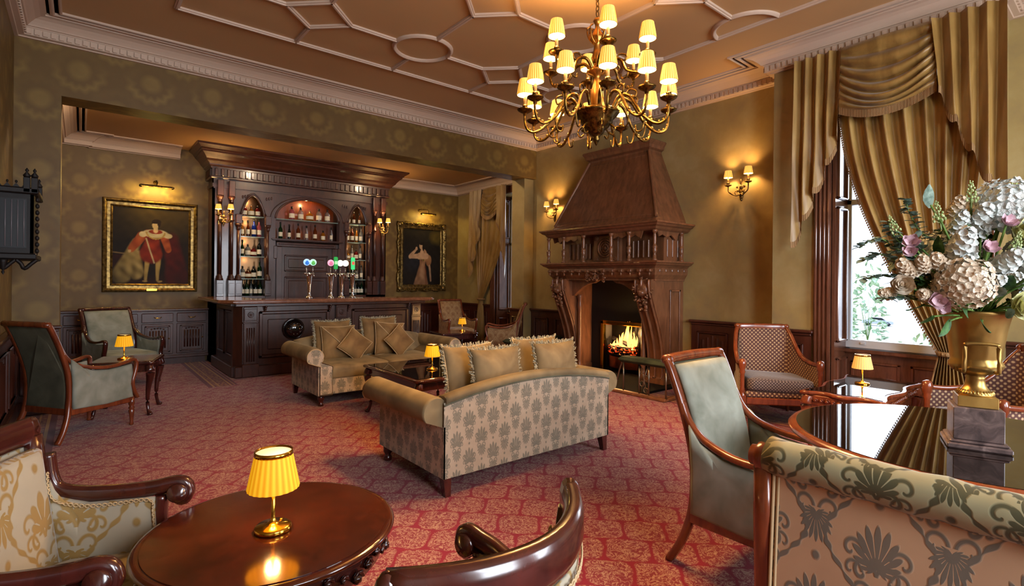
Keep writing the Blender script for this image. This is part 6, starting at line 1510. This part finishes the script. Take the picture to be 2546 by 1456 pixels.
# ================================================================= outside the window
def bushy(name, label, c, rx, ry, rz_, n, s, mat, seed):
    r_ = random.Random(seed); t = thing(name, label, 'bush', c); b = B()
    for i in range(n):
        d = Vector((r_.gauss(0, 1), r_.gauss(0, 1), r_.gauss(0, 1))).normalized(); k = r_.uniform(.6, 1.0) ** .5 * (1 + .15 * sin(d.x * 7) * sin(d.y * 9)); p = Vector((d.x * rx * k, d.y * ry * k, abs(d.z) * rz_ * k)); e = (d + Vector((r_.uniform(-.6, .6), r_.uniform(-.6, .6), r_.uniform(-.2, .8)))).normalized()
        leafs(b, p, e, Vector((r_.uniform(-1, 1), r_.uniform(-1, 1), 1)).normalized(), s * r_.uniform(.7, 1.3), s * .32, 2)
    b.obj('foliage', mat, t); b = B()
    for i in range(9): a = i * .7; b.tube([(0, 0, 0), (rx * .4 * cos(a), ry * .4 * sin(a), rz_ * .4), (rx * .75 * cos(a), ry * .75 * sin(a), rz_ * .7)], [.03, .02, .008], None, 5)
    b.obj('stems', STEM, t)
m = Mat('outdoor_leaves', rough=.5, spec=.4); m.col(m.ramp(m.noise(m.coords(), 3, 3), [(.35, '6a8458'), (.65, 'b4c49a')])); OUTL = m.m
bushy('garden_bush', 'leafy bush close outside the tall window', (8.75, 1.80, -2.0), .55, .6, 2.75, 2200, .10, OUTL, 3)
bushy('garden_tree', 'distant pale green tree across the drive', (70, 20.4, -5.3), 1.5, 1.5, 9, 170, .8, OUTL, 4)
t = thing('car', 'silver car parked across the drive outside', 'car', (100, 27.7, -5.3), radians(100))
b = B(); sec = [(-2.1, .35), (-2.1, .75), (-1.9, .85), (-1.2, .92), (-.6, 1.36), (.8, 1.4), (1.5, .98), (2.1, .9), (2.15, .35)]; b.prism(sec, 'y', -.85, .85); b.obj('body', plain('silver_paint', 'a9b0b8', rough=.2, metal=.7), t, mods={'bevel': .06})
b = B(); b.prism([(-1.05, .94), (-.55, 1.3), (.75, 1.34), (1.3, .98)], 'y', -.87, .87); b.obj('side_glass', MATS['dark_glass'], t)
for x in (-1.35, 1.35):
    for y in (-.8, .8): b = B(); b.torus((x, y, .33), .25, .08, 20, 8, ax='y'); b.ball((x, y, .33), .2, .05, .2); b.obj('wheel', BLACK, t)
# ================================================================= light
w = bpy.data.worlds.new('sky'); bpy.context.scene.world = w; w.use_nodes = True; nt = w.node_tree
bg = nt.nodes['Background']; tc = nt.nodes.new('ShaderNodeTexCoord'); sp = nt.nodes.new('ShaderNodeSeparateXYZ'); nt.links.new(tc.outputs['Generated'], sp.inputs[0])
rp = nt.nodes.new('ShaderNodeValToRGB'); rp.color_ramp.elements[0].position = .45; rp.color_ramp.elements[0].color = (.75, .8, .85, 1); rp.color_ramp.elements[1].position = .9; rp.color_ramp.elements[1].color = (.42, .6, 1, 1)
mp = nt.nodes.new('ShaderNodeMapRange'); mp.inputs[1].default_value = -1; mp.inputs[2].default_value = 1; nt.links.new(sp.outputs[2], mp.inputs[0]); nt.links.new(mp.outputs[0], rp.inputs[0]); nt.links.new(rp.outputs[0], bg.inputs[0])
bg.inputs[1].default_value = 3.0
def portal(loc, rot_, sx, sy, power, col=(.88, .93, 1)):
    l = bpy.data.lights.new('daylight', 'AREA'); l.shape = 'RECTANGLE'; l.size = sx; l.size_y = sy; l.energy = power; l.color = col
    o = bpy.data.objects.new('daylight', l); C.objects.link(o); o.location = loc; o.rotation_euler = rot_; return o
# daylight coming in through each real window opening
sl = bpy.data.lights.new('overcast_sun', 'SUN'); sl.energy = 7.0; sl.angle = radians(75); sl.color = (.9, .95, 1)      # soft overcast daylight from the garden side
so = bpy.data.objects.new('overcast_sun', sl); C.objects.link(so); so.location = (12, 3, 8); so.rotation_euler = (radians(-8), radians(58), 0)
portal((1.2, BACK - .25, 2.1), (radians(62), 0, 0), 1.6, 2.6, 240)
portal((4.1, BACK - .25, 2.1), (radians(62), 0, 0), 1.6, 2.6, 230)
def bulb(loc, e, r=.02, col=(1, .56, .2)):
    l = bpy.data.lights.new('bulb', 'POINT'); l.energy = e; l.color = col; l.shadow_soft_size = r
    o = bpy.data.objects.new('bulb', l); C.objects.link(o); o.location = loc; return o
for q in BULBS: bulb(*q)
sc = bpy.context.scene
sc.view_settings.view_transform = 'Standard'; sc.view_settings.look = 'None'; sc.view_settings.gamma = 1; sc.view_settings.exposure = .25
sc.cycles.use_denoising = True; sc.cycles.max_bounces = 6; sc.cycles.diffuse_bounces = 3; sc.cycles.glossy_bounces = 3; sc.cycles.transmission_bounces = 5; sc.cycles.use_adaptive_sampling = True; sc.cycles.adaptive_threshold = .06; sc.cycles.adaptive_min_samples = 16; sc.cycles.sample_clamp_indirect = 6
sc.cycles.caustics_reflective = False; sc.cycles.caustics_refractive = False
